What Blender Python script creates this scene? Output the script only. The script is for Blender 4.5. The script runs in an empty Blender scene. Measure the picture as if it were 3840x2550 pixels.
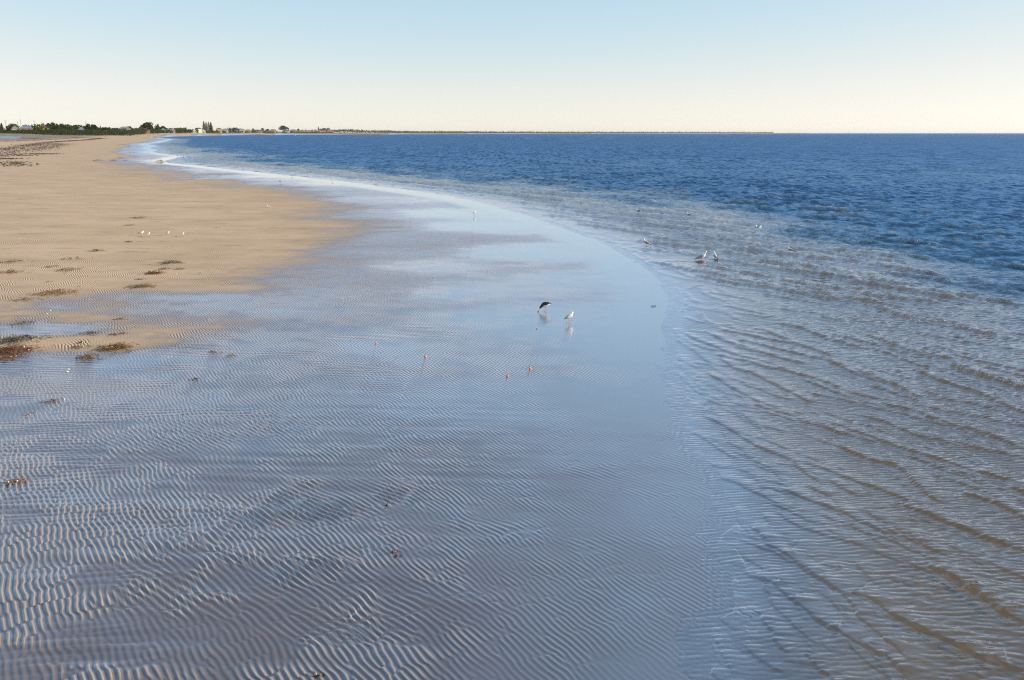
import bpy, bmesh, math, random
import numpy as np
from mathutils import Vector, Matrix

random.seed(7)
rng = np.random.default_rng(11)
sc = bpy.context.scene
COL = sc.collection
PI = math.pi

# ------------------------------------------------------------------ camera
H, F = 5.2, 3200.0                       # eye height (m), focal length in photo pixels (3840 wide)
PITCH = math.atan((1275 - 499.0) / F)
SENS = 36.0
camd = bpy.data.cameras.new('camera')
cam = bpy.data.objects.new('camera', camd)
COL.objects.link(cam)
cam.location = (0, 0, H)
cam.rotation_euler = (PI / 2 - PITCH, 0, 0)
camd.sensor_width = SENS
camd.lens = F / 3840 * SENS
camd.clip_start = 0.1
camd.clip_end = 90000
sc.camera = cam

def ray(px, py):
    a = (px - 1920.0) / F
    b = (1275.0 - py) / F
    cp, sp = math.cos(PITCH), math.sin(PITCH)
    return (a, cp + b * sp, -sp + b * cp)

def at(px, py, z=0.0):
    d = ray(px, py)
    t = (z - H) / d[2]
    return (d[0] * t, d[1] * t)

def at_dist(px, Y):
    d = ray(px, 499.0)
    t = Y / d[1]
    return (d[0] * t, Y)

# ------------------------------------------------------------------ node helpers
class NT:
    def __init__(s, tree): s.t = tree; s.n = tree.nodes; s.l = tree.links
    def new(s, kind, **kw):
        nd = s.n.new(kind)
        for k, v in kw.items(): setattr(nd, k, v)
        return nd
    def put(s, sock, v):
        if isinstance(v, bpy.types.NodeSocket): s.l.new(v, sock)
        elif v is not None: sock.default_value = v
    def m(s, op, a, b=None, c=None, clamp=False):
        nd = s.new('ShaderNodeMath', operation=op, use_clamp=clamp)
        s.put(nd.inputs[0], a)
        if b is not None: s.put(nd.inputs[1], b)
        if c is not None: s.put(nd.inputs[2], c)
        return nd.outputs[0]
    def v(s, op, a, b=None):
        nd = s.new('ShaderNodeVectorMath', operation=op)
        s.put(nd.inputs[0], a)
        if b is not None: s.put(nd.inputs[1], b)
        return nd.outputs['Value'] if op in ('DOT_PRODUCT', 'LENGTH') else nd.outputs[0]
    def scale(s, a, f):
        nd = s.new('ShaderNodeVectorMath', operation='SCALE')
        s.put(nd.inputs[0], a); s.put(nd.inputs['Scale'], f)
        return nd.outputs[0]
    def xyz(s, x, y, z):
        nd = s.new('ShaderNodeCombineXYZ')
        for i, q in enumerate((x, y, z)): s.put(nd.inputs[i], q)
        return nd.outputs[0]
    def sep(s, a):
        nd = s.new('ShaderNodeSeparateXYZ'); s.put(nd.inputs[0], a); return nd.outputs
    def attr(s, name):
        return s.new('ShaderNodeAttribute', attribute_name=name).outputs['Fac']
    def mix(s, f, a, b):
        nd = s.new('ShaderNodeMix', data_type='RGBA')
        s.put(nd.inputs[0], f)
        s.put(nd.inputs[6], a if isinstance(a, bpy.types.NodeSocket) else (*a, 1))
        s.put(nd.inputs[7], b if isinstance(b, bpy.types.NodeSocket) else (*b, 1))
        return nd.outputs[2]
    def mixf(s, f, a, b):
        nd = s.new('ShaderNodeMix', data_type='FLOAT')
        s.put(nd.inputs[0], f); s.put(nd.inputs[2], a); s.put(nd.inputs[3], b)
        return nd.outputs[0]
    def ramp(s, v, a, b, lo=0.0, hi=1.0, smooth=True):
        nd = s.new('ShaderNodeMapRange', interpolation_type='SMOOTHSTEP' if smooth else 'LINEAR')
        s.put(nd.inputs[0], v); s.put(nd.inputs[1], a); s.put(nd.inputs[2], b)
        s.put(nd.inputs[3], lo); s.put(nd.inputs[4], hi)
        return nd.outputs[0]
    def noise(s, vec, scale, detail=2, rough=0.5, dist=0.0):
        nd = s.new('ShaderNodeTexNoise')
        if vec is not None: s.l.new(vec, nd.inputs['Vector'])
        nd.inputs['Scale'].default_value = scale
        nd.inputs['Detail'].default_value = detail
        nd.inputs['Roughness'].default_value = rough
        nd.inputs['Distortion'].default_value = dist
        return nd
    def pos(s): return s.new('ShaderNodeNewGeometry').outputs['Position']

def new_mat(name):
    m = bpy.data.materials.new(name); m.use_nodes = True
    m.node_tree.nodes.clear()
    return m, NT(m.node_tree)

def simple_mat(name, col, rough=0.6, var=0.25, scale=20, spec=0.5, col2=None):
    m, t = new_mat(name)
    o = t.new('ShaderNodeOutputMaterial'); p = t.new('ShaderNodeBsdfPrincipled')
    tc = t.new('ShaderNodeTexCoord').outputs['Object']
    n = t.noise(tc, scale, 3, 0.6)
    c2 = col2 or tuple(c * (1 - var) for c in col)
    c1 = tuple(min(1, c * (1 + var * 0.6)) for c in col) if col2 is None else col
    f = t.ramp(n.outputs[0], 0.35, 0.65)
    t.put(p.inputs['Base Color'], t.mix(f, c2, c1))
    p.inputs['Roughness'].default_value = rough
    p.inputs['Specular IOR Level'].default_value = spec
    t.l.new(p.outputs[0], o.inputs[0])
    return m

# ------------------------------------------------------------------ shore line
SHORE_PX = [(2560, 5600), (2600, 3600), (2640, 2900), (2660, 2550), (2690, 2480), (2665, 2400), (2690, 2330), (2755, 2290), (2745, 2200), (2750, 2150),
            (2690, 2090), (2700, 2020), (2760, 1960), (2720, 1880), (2700, 1780), (2650, 1700), (2610, 1620), (2590, 1540), (2600, 1460),
            (2560, 1380), (2570, 1300), (2545, 1220), (2560, 1150), (2540, 1090), (2440, 1000), (2300, 915), (2150, 860), (2000, 810),
            (1800, 755), (1600, 722), (1450, 702), (1250, 676), (1050, 655), (860, 634), (760, 622), (640, 611), (622, 603), (700, 585),
            (640, 579.5), (577, 569), (600, 563), (565, 554), (592, 549), (553, 540), (602, 535), (650, 522), (570, 516),
            (640, 512.3), (720, 510.3), (800, 508), (900, 506.2), (1100, 505.3), (1300, 504.6), (1550, 503.4), (1800, 502.4), (2100, 501.6), (2600, 500.75), (3300, 500.3), (4700, 500.1)]
SHORE_PX = [(px - (25 if 1150 < py < 1720 else 0), py) for px, py in SHORE_PX]
def cat(P, n=6):
    P = [np.array(p, float) for p in P]; out = []
    for i in range(len(P) - 1):
        a = P[max(i - 1, 0)]; b = P[i]; c = P[i + 1]; d = P[min(i + 2, len(P) - 1)]
        for k in range(n):
            t = k / n
            out.append(0.5 * ((2 * b) + (-a + c) * t + (2 * a - 5 * b + 4 * c - d) * t * t + (-a + 3 * b - 3 * c + d) * t ** 3))
    out.append(P[-1]); return np.array(out)
SHORE = np.array([at(*p) for p in SHORE_PX])
near = cat(SHORE[:35], 3)
SHORE = np.vstack([near, SHORE[35:]])
SHORE[0] = (3.0, -60)
SEA_POLY = np.vstack([SHORE, [[90000, SHORE[-1][1]], [90000, -200], [3.0, -200]]])

def seg_dist(X, Y, P):
    best = np.full(X.shape, 1e18)
    for i in range(len(P) - 1):
        ax, ay = P[i]; bx, by = P[i + 1]
        dx, dy = bx - ax, by - ay
        L = dx * dx + dy * dy + 1e-12
        t = np.clip(((X - ax) * dx + (Y - ay) * dy) / L, 0, 1)
        d = (X - ax - t * dx) ** 2 + (Y - ay - t * dy) ** 2
        np.minimum(best, d, out=best)
    return np.sqrt(best)

def inside(X, Y, P):
    c = np.zeros(X.shape, bool); n = len(P)
    for i in range(n):
        ax, ay = P[i]; bx, by = P[(i + 1) % n]
        if ay == by: continue
        m = ((ay > Y) != (by > Y)) & (X < (bx - ax) * (Y - ay) / (by - ay) + ax)
        c ^= m
    return c

def sdist(X, Y):                         # positive on land, negative over the sea
    d = seg_dist(X, Y, SHORE)
    return np.where(inside(X, Y, SEA_POLY), -d, d)

def waves(X, Y, n, lam_lo, lam_hi, seed, dir0=None, spread=PI):
    r = np.random.default_rng(seed); out = np.zeros(X.shape)
    for i in range(n):
        lam = math.exp(r.uniform(math.log(lam_lo), math.log(lam_hi)))
        th = r.uniform(-PI, PI) if dir0 is None else dir0 + r.normal() * spread
        k = 2 * PI / lam
        out += np.cos(k * (X * math.cos(th) + Y * math.sin(th)) + r.uniform(0, 2 * PI))
    return out / math.sqrt(n / 2)

def sm(x, a, b):
    t = np.clip((x - a) / (b - a), 0, 1); return t * t * (3 - 2 * t)

def land_height(X, Y, s):
    s = s * (1 + 2.2 * sm(Y, 1000, 2200))
    z = np.interp(s, [0, 10, 20, 45, 70, 100, 130, 150, 260, 2000], [0.0, 0.015, 0.05, 0.40, 1.35, 2.9, 4.6, 5.3, 5.6, 7.0])
    zs = np.interp(-s, [0, 4, 12, 20, 60, 300], [0.0, 0.035, 0.10, 0.45, 1.6, 5.0])
    z = np.where(s < 0, -zs, z)
    z += sm(s, 40, 150) * (0.25 * waves(X, Y, 12, 25, 120, 3) + 0.1 * waves(X, Y, 12, 8, 25, 4)) * 1.0
    return z

def ground_z(x, y):
    X = np.array([float(x)]); Y = np.array([float(y)])
    return float(land_height(X, Y, sdist(X, Y))[0])

# ------------------------------------------------------------------ how wet the sand lies (0 dry .. 1 flooded)
WPTS = [  # photo px, py, wetness
    (0, 560, .02), (0, 640, .0), (0, 760, .0), (0, 900, .03), (0, 1000, .12), (0, 1080, .25), (0, 1170, .28), (0, 1290, .2), (400, 1150, .32), (700, 1180, .44), (420, 1300, .2), (100, 1150, .28), (60, 1210, .3), (0, 1370, .8), (0, 1480, .55), (0, 1650, .55), (0, 1800, .50), (0, 2000, .56), (0, 2300, .58), (0, 2550, .56),
    (250, 560, .0), (250, 700, .0), (250, 860, .02), (250, 980, .1), (250, 1080, .22), (200, 1150, .62), (250, 1200, .22), (180, 1237, .85), (250, 1290, .12), (250, 1370, .8), (250, 1600, .58), (250, 1850, .6), (250, 2200, .62),
    (480, 600, .3), (430, 700, .04), (500, 900, .03), (520, 1000, .1), (480, 1103, .72), (600, 1160, .5), (560, 1240, .28), (600, 1340, .75), (600, 1500, .66), (600, 1800, .64), (600, 2300, .6),
    (620, 640, .55), (600, 690, .1), (800, 800, .02), (850, 950, .03), (850, 1050, .12), (750, 1110, .75), (950, 1060, .35), (1000, 1150, .7), (1000, 1300, .7), (1000, 1700, .68), (1000, 2300, .62),
    (800, 700, .3), (800, 665, .75), (1050, 720, .35), (1100, 800, .1), (1150, 900, .15), (1180, 1000, .25), (1260, 850, .45), (1320, 800, .72), (1360, 950, .76), (1300, 1100, .72), (1000, 690, .75),
    (1400, 750, .85), (1600, 800, 1.0), (1500, 1000, .95), (1500, 1300, .88), (1500, 1800, .70), (1500, 2300, .64),
    (1800, 850, 1.0), (2000, 950, 1.0), (2200, 1050, .95), (2000, 1200, .98), (1750, 1100, .93), (2300, 1200, 1.0), (2000, 1500, .92), (2300, 1500, .95), (2100, 1900, .8), (2500, 1900, .98), (2000, 2300, .70), (2500, 2300, .9),
    (1200, 690, 1.0), (1000, 665, 1.0), (800, 640, 1.0), (560, 575, .85), (500, 560, .6), (520, 545, .5), (470, 540, .2), (560, 535, .8), (620, 600, .9), (400, 530, .1), (900, 730, .05), (1080, 775, .08), (1200, 850, .15), (1220, 950, .18), (1150, 1050, .56), (1050, 1085, .58), (930, 1080, .40), (650, 1080, .2), (560, 650, .1), (480, 620, .05), (700, 720, .02), (1000, 900, .03), (600, 800, .0), (350, 1050, .12), (150, 1050, .15), (2600, 1300, 1.0), (2650, 2500, 1.0),
    (100, 520, .0), (430, 516, .05), (520, 516, .5)]
WXY = np.array([at(p[0], p[1]) for p in WPTS]); WV = np.array([p[2] for p in WPTS])
def wetness(X, Y):
    U = X / np.maximum(Y, 0.5) * 2.2; V = np.log(np.maximum(Y, 2.0)) * 3.4
    num = np.zeros(X.shape); den = np.full(X.shape, 1e-9)
    for (x, y), w in zip(WXY, WV):
        u = x / y * 2.2; v = math.log(y) * 3.4
        k = 1.0 / (((U - u) ** 2 + (V - v) ** 2) + 0.004) ** 2
        num += k * w; den += k
    return num / den

# ------------------------------------------------------------------ the sand ripples
LAM1, TH1 = 0.074, math.radians(33)       # main family, wave vector direction
K1 = np.array([math.cos(TH1), math.sin(TH1)]) * 2 * PI / LAM1
LAM2, TH2 = 0.15, math.radians(97)        # low flat crests running across the beach
K2 = np.array([math.cos(TH2), math.sin(TH2)]) * 2 * PI / LAM2
def envelope(X, Y, K, ks, n, seed, aniso=1.0, lat=1.0):
    r = np.random.default_rng(seed); k0 = math.hypot(*K)
    ux, uy = K / k0
    a = np.zeros(X.shape); b = np.zeros(X.shape)
    for i in range(n):
        dl = r.normal() * ks * k0            # along the wave vector: spacing
        dt = r.normal() * ks * k0 * lat      # across it: direction
        dk = (ux * dl - uy * dt, uy * dl + ux * dt)
        ph = dk[0] * X + dk[1] * Y + r.uniform(0, 2 * PI)
        a += np.cos(ph); b += np.sin(ph)
    s = 1 / math.sqrt(n / 2)
    return a * s, b * s

# ------------------------------------------------------------------ polar sheets (finer where the beach is near)
PF = F * 1024 / 3840
def grid(cols, rows_p):
    r = H * PF / rows_p
    A, R = np.meshgrid(cols, r)
    return R * np.sin(A), R * np.cos(A), R
fine = np.linspace(math.radians(-36), math.radians(36), 1500)
left = np.linspace(math.radians(-88), math.radians(-36), 90)[:-1]
right = np.linspace(math.radians(36), math.radians(88), 90)[1:]
cols = np.concatenate([left, fine, right])
rows = np.concatenate([np.arange(1000, 640, -4.0), np.arange(640, 60, -0.72), np.arange(60, 3, -0.4), np.array([2.5, 2, 1.6, 1.2, 0.9, 0.6, 0.35, 0.2, 0.1, 0.07])])

def build_sheet(name, X, Y, Z, keep, attrs, mat):
    nr, nc = X.shape
    idx = np.arange(nr * nc).reshape(nr, nc)
    q = np.stack([idx[:-1, :-1], idx[:-1, 1:], idx[1:, 1:], idx[1:, :-1]], -1).reshape(-1, 4)
    co = np.stack([X, Y, Z], -1).reshape(-1, 3).astype(np.float32)
    if keep is not None:
        kf = keep.reshape(-1)[q].any(1); q = q[kf]
        used = np.zeros(nr * nc, bool); used[q.reshape(-1)] = True
        remap = np.cumsum(used) - 1; q = remap[q]; co = co[used]
        attrs = {k: v.reshape(-1)[used] for k, v in attrs.items()}
    me = bpy.data.meshes.new(name)
    me.vertices.add(len(co)); me.vertices.foreach_set('co', co.reshape(-1))
    me.loops.add(len(q) * 4); me.loops.foreach_set('vertex_index', q.reshape(-1).astype(np.int32))
    me.polygons.add(len(q)); me.polygons.foreach_set('loop_start', np.arange(0, len(q) * 4, 4, dtype=np.int32))
    me.update(calc_edges=True)
    me.polygons.foreach_set('use_smooth', np.ones(len(q), bool))
    for k, v in attrs.items():
        a = me.attributes.new(k, 'FLOAT', 'POINT'); a.data.foreach_set('value', v.reshape(-1).astype(np.float32))
    me.materials.append(mat)
    o = bpy.data.objects.new(name, me); COL.objects.link(o)
    return o

GX, GY, GR = grid(cols, rows)
S = sdist(GX, GY)
W = wetness(GX, GY)
patch = waves(GX, GY, 26, 0.5, 5.0, 21)
patchL = waves(GX, GY, 16, 3.0, 22.0, 22)
streak = waves(GX * 0.22, GY, 30, 0.25, 1.6, 23)
streakW = waves(GX * 0.25, GY, 40, 0.5, 9.0, 27)
W = W + (0.03 * patchL * np.clip(GY / 40, 0.4, 1.2) + 0.03 * streakW + 0.03 * patch) * (1 - sm(W, 0.85, 1))
DRY_PX = [(-300, 1125), (0, 1120), (300, 1108), (600, 1090), (880, 1072), (1040, 1040), (1160, 1000), (1245, 940), (1270, 870), (1250, 805), (1200, 755), (1100, 722), (950, 695), (800, 676), (650, 652), (560, 632), (500, 608), (470, 585), (462, 562), (510, 543), (556, 529), (545, 519), (500, 514.8), (430, 514), (-200, 514)]
DRY = np.array([at(*p) for p in DRY_PX] + [(-900, 30)])
dq = seg_dist(GX, GY, DRY) * np.where(inside(GX, GY, DRY), 1, -1) / (0.05 * GY) + 0.45 * streakW + 0.3 * patchL + 0.15
dm = sm(dq, -2.0, 1.9)
W = np.maximum(W, 0.58 * sm(GY, 25, 31)) * (1 - dm) + np.minimum(W, 0.13 + 0.05 * streakW) * dm
farw = np.interp(S + 0.7 * patchL, [0, 3.0, 4.5, 9.5, 13.0, 20], [1.0, 0.98, 0.56, 0.48, 0.08, 0.02])
W = W + (farw - W) * sm(GY, 120, 190)
# near the water line the sand is fully soaked
W = np.maximum(W, sm(-S, -5.5, -1.5) * sm(GY, 3, 5) * 1.0 * (0.84 + 0.16 * sm(GY, 9, 24)))
W = np.maximum(W, 0.56 * (1 - sm(GY, 15.5, 18.0)))
W = np.where(S < 0, 1.0, W)
W = np.where(S > 45, np.minimum(W, 0.05), W)
ZL = land_height(GX, GY, S)
e1r, e1i = envelope(GX, GY, K1, 0.078, 44, 31, lat=1.35)
e2r, e2i = envelope(GX, GY, K2, 0.16, 40, 32, lat=0.45)
mag1 = np.sqrt(e1r ** 2 + e1i ** 2)
# strength of the main ripples: patches, weaker towards the water line and on the drier flat
amp = 0.74 + 0.42 * np.tanh(patch * 0.9 + 0.25 * patchL + 0.35 * streak)
amp *= np.clip(mag1 * 1.5, 0.15, 1)
amp *= 0.30 + 0.70 * sm(S, 0.4, 3.5 + 0.14 * GY)
drymask = sm(W, 0.28, 0.5)
amp *= 0.07 + 0.93 * drymask * 1.0 + 0.5 * (1 - drymask) * sm(patch + 0.5 * patchL, 0.9, 1.6)
amp *= sm(-S, -60, -35)
amp *= 1 - 0.8 * sm(W, 0.66, 1.0) * sm(GY, 11, 20)
amp *= np.where(S < 0, 0.6, 1)
amp2 = sm(waves(GX * 0.5, GY, 20, 1.0, 7.0, 25) + 0.9 * sm(GX / GY, -0.30, -0.50) , -0.1, 1.3) * 0.8
amp2 *= sm(S, 3, 9) * drymask * sm(-S, -40, -25)
dk1 = GX * K1[0] + GY * K1[1]; dk2 = GX * K2[0] + GY * K2[1]
ph1 = dk1 + np.arctan2(e1i, e1r); ph2 = dk2 + np.arctan2(e2i, e2r)
def prof(ph): # sharp crest, broad trough, 0..1
    return 0.5 + 0.5 * np.sin(ph + 0.42 * np.cos(ph))
K1b = np.array([math.cos(TH1 + 0.22), math.sin(TH1 + 0.22)]) * 2 * PI / 0.092
ebr, ebi = envelope(GX, GY, K1b, 0.08, 40, 33, lat=1.0)
phb = GX * K1b[0] + GY * K1b[1] + np.arctan2(ebi, ebr)
selm = sm(waves(GX, GY * 1.6, 18, 2.2, 9.0, 34), 0.15, 0.75)
h1 = prof(ph1) ** 1.9 * (1 - selm) + 1.25 * prof(phb) ** 1.9 * selm; h2 = prof(ph2) ** 1.2
lvl = 0.02 + 0.55 * sm(W, 0.45, 0.98) + 0.04 * patchL
geo = 1 - sm(GR, 13, 19)
RIP = 0.016
hh = amp * h1 + 0.45 * amp2 * h2
hmin = amp * 0.5 * lvl
hh = np.maximum(hh, hmin)
Z = ZL + geo * RIP * hh
Z += geo * 0.0035 * streak * sm(S, 1.5, 6)
Z -= 0.0 * S
print('ground', GX.shape)

# ---- sand material
mat_sand, t = new_mat('beach_sand')
out = t.new('ShaderNodeOutputMaterial'); P = t.new('ShaderNodeBsdfPrincipled')
pos = t.pos(); w = t.attr('wet'); a1 = t.attr('amp'); a2 = t.attr('amp2'); s_ = t.attr('shore'); g_ = t.attr('geo'); lv = t.attr('lvl')
def ripple(K, re, im):
    d = t.v('DOT_PRODUCT', pos, (float(K[0]), float(K[1]), 0.0))
    ph = t.m('ADD', d, t.m('ARCTAN2', im, re))
    cs = t.m('COSINE', ph); sn = t.m('SINE', t.m('MULTIPLY_ADD', cs, 0.42, ph))
    hgt = t.m('MULTIPLY_ADD', sn, 0.5, 0.5)
    # derivative of 0.5+0.5*sin(ph+.42cos ph)
    inner = t.m('MULTIPLY_ADD', t.m('SINE', ph), -0.42, 1.0)
    sl = t.m('MULTIPLY', t.m('MULTIPLY', t.m('COSINE', t.m('MULTIPLY_ADD', cs, 0.42, ph)), inner), 0.5)
    return hgt, sl
hA, sA = ripple(K1, t.attr('e1r'), t.attr('e1i'))
hB, sB = ripple(K2, t.attr('e2r'), t.attr('e2i'))
hp = t.m('POWER', hA, 1.5)
dry_of_film = t.ramp(t.m('SUBTRACT', hp, t.m('MULTIPLY', lv, 0.5)), -0.02, 0.08)      # 1 where the crest stands out of the film
k1 = float(np.hypot(*K1)); k2 = float(np.hypot(*K2))
far = t.m('SUBTRACT', 1.0, g_)
nr_ = t.attr('near')
far = t.m('MULTIPLY', far, nr_)
slope1 = t.m('MULTIPLY', t.m('MULTIPLY', sA, t.m('MULTIPLY', a1, RIP * k1 * 1.5)), t.m('MULTIPLY', t.m('MULTIPLY_ADD', dry_of_film, 0.75, 0.25), far))
slope2 = t.m('MULTIPLY', t.m('MULTIPLY', sB, t.m('MULTIPLY', a2, RIP * 0.6 * k2)), far)
u1 = K1 / k1; u2 = K2 / k2
# small random undulation of film and sand
nz = t.noise(t.v('MULTIPLY', pos, (1.0, 1.6, 1.0)), 9.0, 3, 0.6)
ns = t.v('SUBTRACT', nz.outputs['Color'], (0.5, 0.5, 0.5))
nz2 = t.noise(pos, 160.0, 2, 0.6)
ng = t.v('SUBTRACT', nz2.outputs['Color'], (0.5, 0.5, 0.5))
nz3 = t.noise(t.v('MULTIPLY', pos, (0.35, 1.0, 1.0)), 2.2, 4, 0.65)
nl = t.v('SUBTRACT', nz3.outputs['Color'], (0.5, 0.5, 0.5))
sand_vis = t.m('MULTIPLY', t.m('SUBTRACT', 1.0, t.ramp(w, 0.55, 1.0)), 1.0)
geofilm = t.ramp(t.m('SUBTRACT', t.m('MULTIPLY', a1, hp), t.m('MULTIPLY', t.m('MULTIPLY', a1, lv), 0.5)), 0.0, 0.12)
grit = t.m('MULTIPLY', t.m('SUBTRACT', 1.0, t.ramp(w, 0.25, 0.75)), 0.35)
vec = t.v('ADD', t.scale(t.xyz(float(-u1[0]), float(-u1[1]), 0.0), slope1), t.scale(t.xyz(float(-u2[0]), float(-u2[1]), 0.0), slope2))
vec = t.v('ADD', vec, t.scale(t.v('MULTIPLY', ns, (1, 1, 0)), t.mixf(t.ramp(w, 0.5, 1.0), 0.07, 0.010)))
vec = t.v('ADD', vec, t.scale(t.v('MULTIPLY', ng, (1, 1, 0)), grit))
vec = t.v('ADD', vec, t.scale(t.v('MULTIPLY', nl, (0.4, 1, 0)), t.mixf(t.ramp(w, 0.6, 1.0), 0.10, 0.015)))
nrm = t.v('NORMALIZE', t.v('ADD', t.new('ShaderNodeNewGeometry').outputs['Normal'], vec))
t.put(P.inputs['Normal'], nrm)
# colour
n_big = t.noise(t.v('MULTIPLY', pos, (0.5, 1.0, 1.0)), 0.35, 5, 0.6)
n_mid = t.noise(pos, 3.0, 4, 0.6)
n_str = t.noise(t.v('MULTIPLY', pos, (0.45, 1.0, 1.0)), 1.1, 6, 0.72)
n_fine = t.noise(pos, 220.0, 2, 0.7)
dryc = t.mix(t.ramp(n_big.outputs[0], 0.35, 0.65), (0.56, 0.395, 0.265), (0.65, 0.465, 0.325))
dryc = t.mix(t.m('MULTIPLY', t.ramp(n_str.outputs[0], 0.52, 0.70), 0.5), dryc, (0.24, 0.205, 0.18))
wetc = t.mix(t.ramp(n_big.outputs[0], 0.35, 0.65), (0.088, 0.068, 0.076), (0.115, 0.088, 0.094))
base = t.mix(t.ramp(t.m('ADD', w, t.m('MULTIPLY', t.m('SUBTRACT', n_mid.outputs[0], 0.5), 0.12)), 0.10, 0.62), dryc, wetc)
base = t.mix(t.m('MULTIPLY', t.ramp(n_fine.outputs[0], 0.3, 0.7, 0.0, 1.0), 0.22), base, (0.10, 0.075, 0.06))
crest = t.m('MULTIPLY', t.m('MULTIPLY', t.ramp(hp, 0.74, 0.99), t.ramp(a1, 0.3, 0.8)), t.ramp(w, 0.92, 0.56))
base = t.mix(t.m('MULTIPLY', crest, 0.85), base, (0.52, 0.38, 0.27))  # pale drained crests; their sunlit highlight is also put into this colour
base = t.mix(t.ramp(s_, -0.3, -1.5), base, t.mix(n_mid.outputs[0], (0.34, 0.215, 0.065), (0.20, 0.13, 0.045)))
base = t.mix(t.m('MULTIPLY', t.ramp(w, 0.75, 1.0), t.ramp(s_, -0.6, 0.2)), base, (0.066, 0.054, 0.072))
# sand above the strand line, and the grass of the dune behind
veg = t.attr('veg'); gold = t.attr('gold')
grass = t.mix(gold, t.mix(n_mid.outputs[0], (0.10, 0.15, 0.02), (0.16, 0.19, 0.04)), t.mix(n_mid.outputs[0], (0.36, 0.21, 0.06), (0.25, 0.17, 0.06)))
grey = t.mix(t.ramp(n_mid.outputs[0], 0.4, 0.6), (0.30, 0.24, 0.19), (0.20, 0.165, 0.15))
base = t.mix(t.ramp(s_, 60, 80), base, grey)
base = t.mix(veg, base, grass)
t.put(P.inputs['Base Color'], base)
film = t.m('MULTIPLY', t.ramp(w, 0.38, 0.56), t.mixf(g_, t.m('SUBTRACT', 1.0, t.m('MULTIPLY', dry_of_film, 0.75)), t.m('SUBTRACT', 1.0, t.m('MULTIPLY', geofilm, 0.8))))
film = t.m('MAXIMUM', film, t.ramp(w, 0.5, 1.0))
rough = t.mixf(film, t.mixf(t.ramp(w, 0.1, 0.5), 0.9, 0.22), 0.05)
rough = t.mixf(t.ramp(w, 0.75, 1.0), rough, 0.02)
rough = t.m('MAXIMUM', rough, t.m('MULTIPLY', t.attr('farr'), 0.28))
P.inputs['Specular IOR Level'].default_value = 0.12
P.inputs['Roughness'].default_value = 0.9
sheen = t.new('ShaderNodeBsdfGlossy'); t.l.new(nrm, sheen.inputs['Normal']); t.put(sheen.inputs['Roughness'], rough); sheen.inputs['Color'].default_value = (0.96, 0.91, 1.0, 1)
cosv = t.m('ABSOLUTE', t.v('DOT_PRODUCT', nrm, t.new('ShaderNodeNewGeometry').outputs['Incoming']))
flood = t.ramp(w, 0.55, 1.0, smooth=False)
t.put(sheen.inputs['Color'], t.mix(t.ramp(w, 0.75, 1.0), (0.91, 0.89, 1.0), t.mix(nr_, (0.97, 0.98, 1.0), (0.94, 0.93, 1.0))))
frs = t.m('MULTIPLY_ADD', t.m('POWER', t.m('SUBTRACT', 1.0, cosv, clamp=True), t.mixf(flood, 2.8, 1.6)), t.mixf(flood, 0.86, 0.79), t.mixf(flood, 0.09, 0.20), clamp=True)
frs = t.m('MULTIPLY', frs, t.m('MULTIPLY', t.ramp(w, 0.18, 0.62), t.ramp(s_, -0.7, -0.05)))
frs = t.m('MULTIPLY', frs, t.mixf(film, 0.84, 1.0))
mxs = t.new('ShaderNodeMixShader'); t.l.new(frs, mxs.inputs[0]); t.l.new(P.outputs[0], mxs.inputs[1]); t.l.new(sheen.outputs[0], mxs.inputs[2])
t.l.new(mxs.outputs[0], out.inputs[0])

vegN = waves(GX, GY, 14, 15, 80, 41)
veg_a = sm(S + 7 * vegN, 122, 138)
AZ = GX / np.maximum(GY, 1)
gold_a = np.clip(sm(AZ, -0.535, -0.515) + 0.15, 0, 1)
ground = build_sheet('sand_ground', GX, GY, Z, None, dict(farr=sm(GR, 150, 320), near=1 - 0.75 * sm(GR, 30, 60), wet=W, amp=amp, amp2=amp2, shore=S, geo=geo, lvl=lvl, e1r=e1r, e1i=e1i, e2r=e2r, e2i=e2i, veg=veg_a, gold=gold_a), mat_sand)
ground['kind'] = 'structure'

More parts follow.
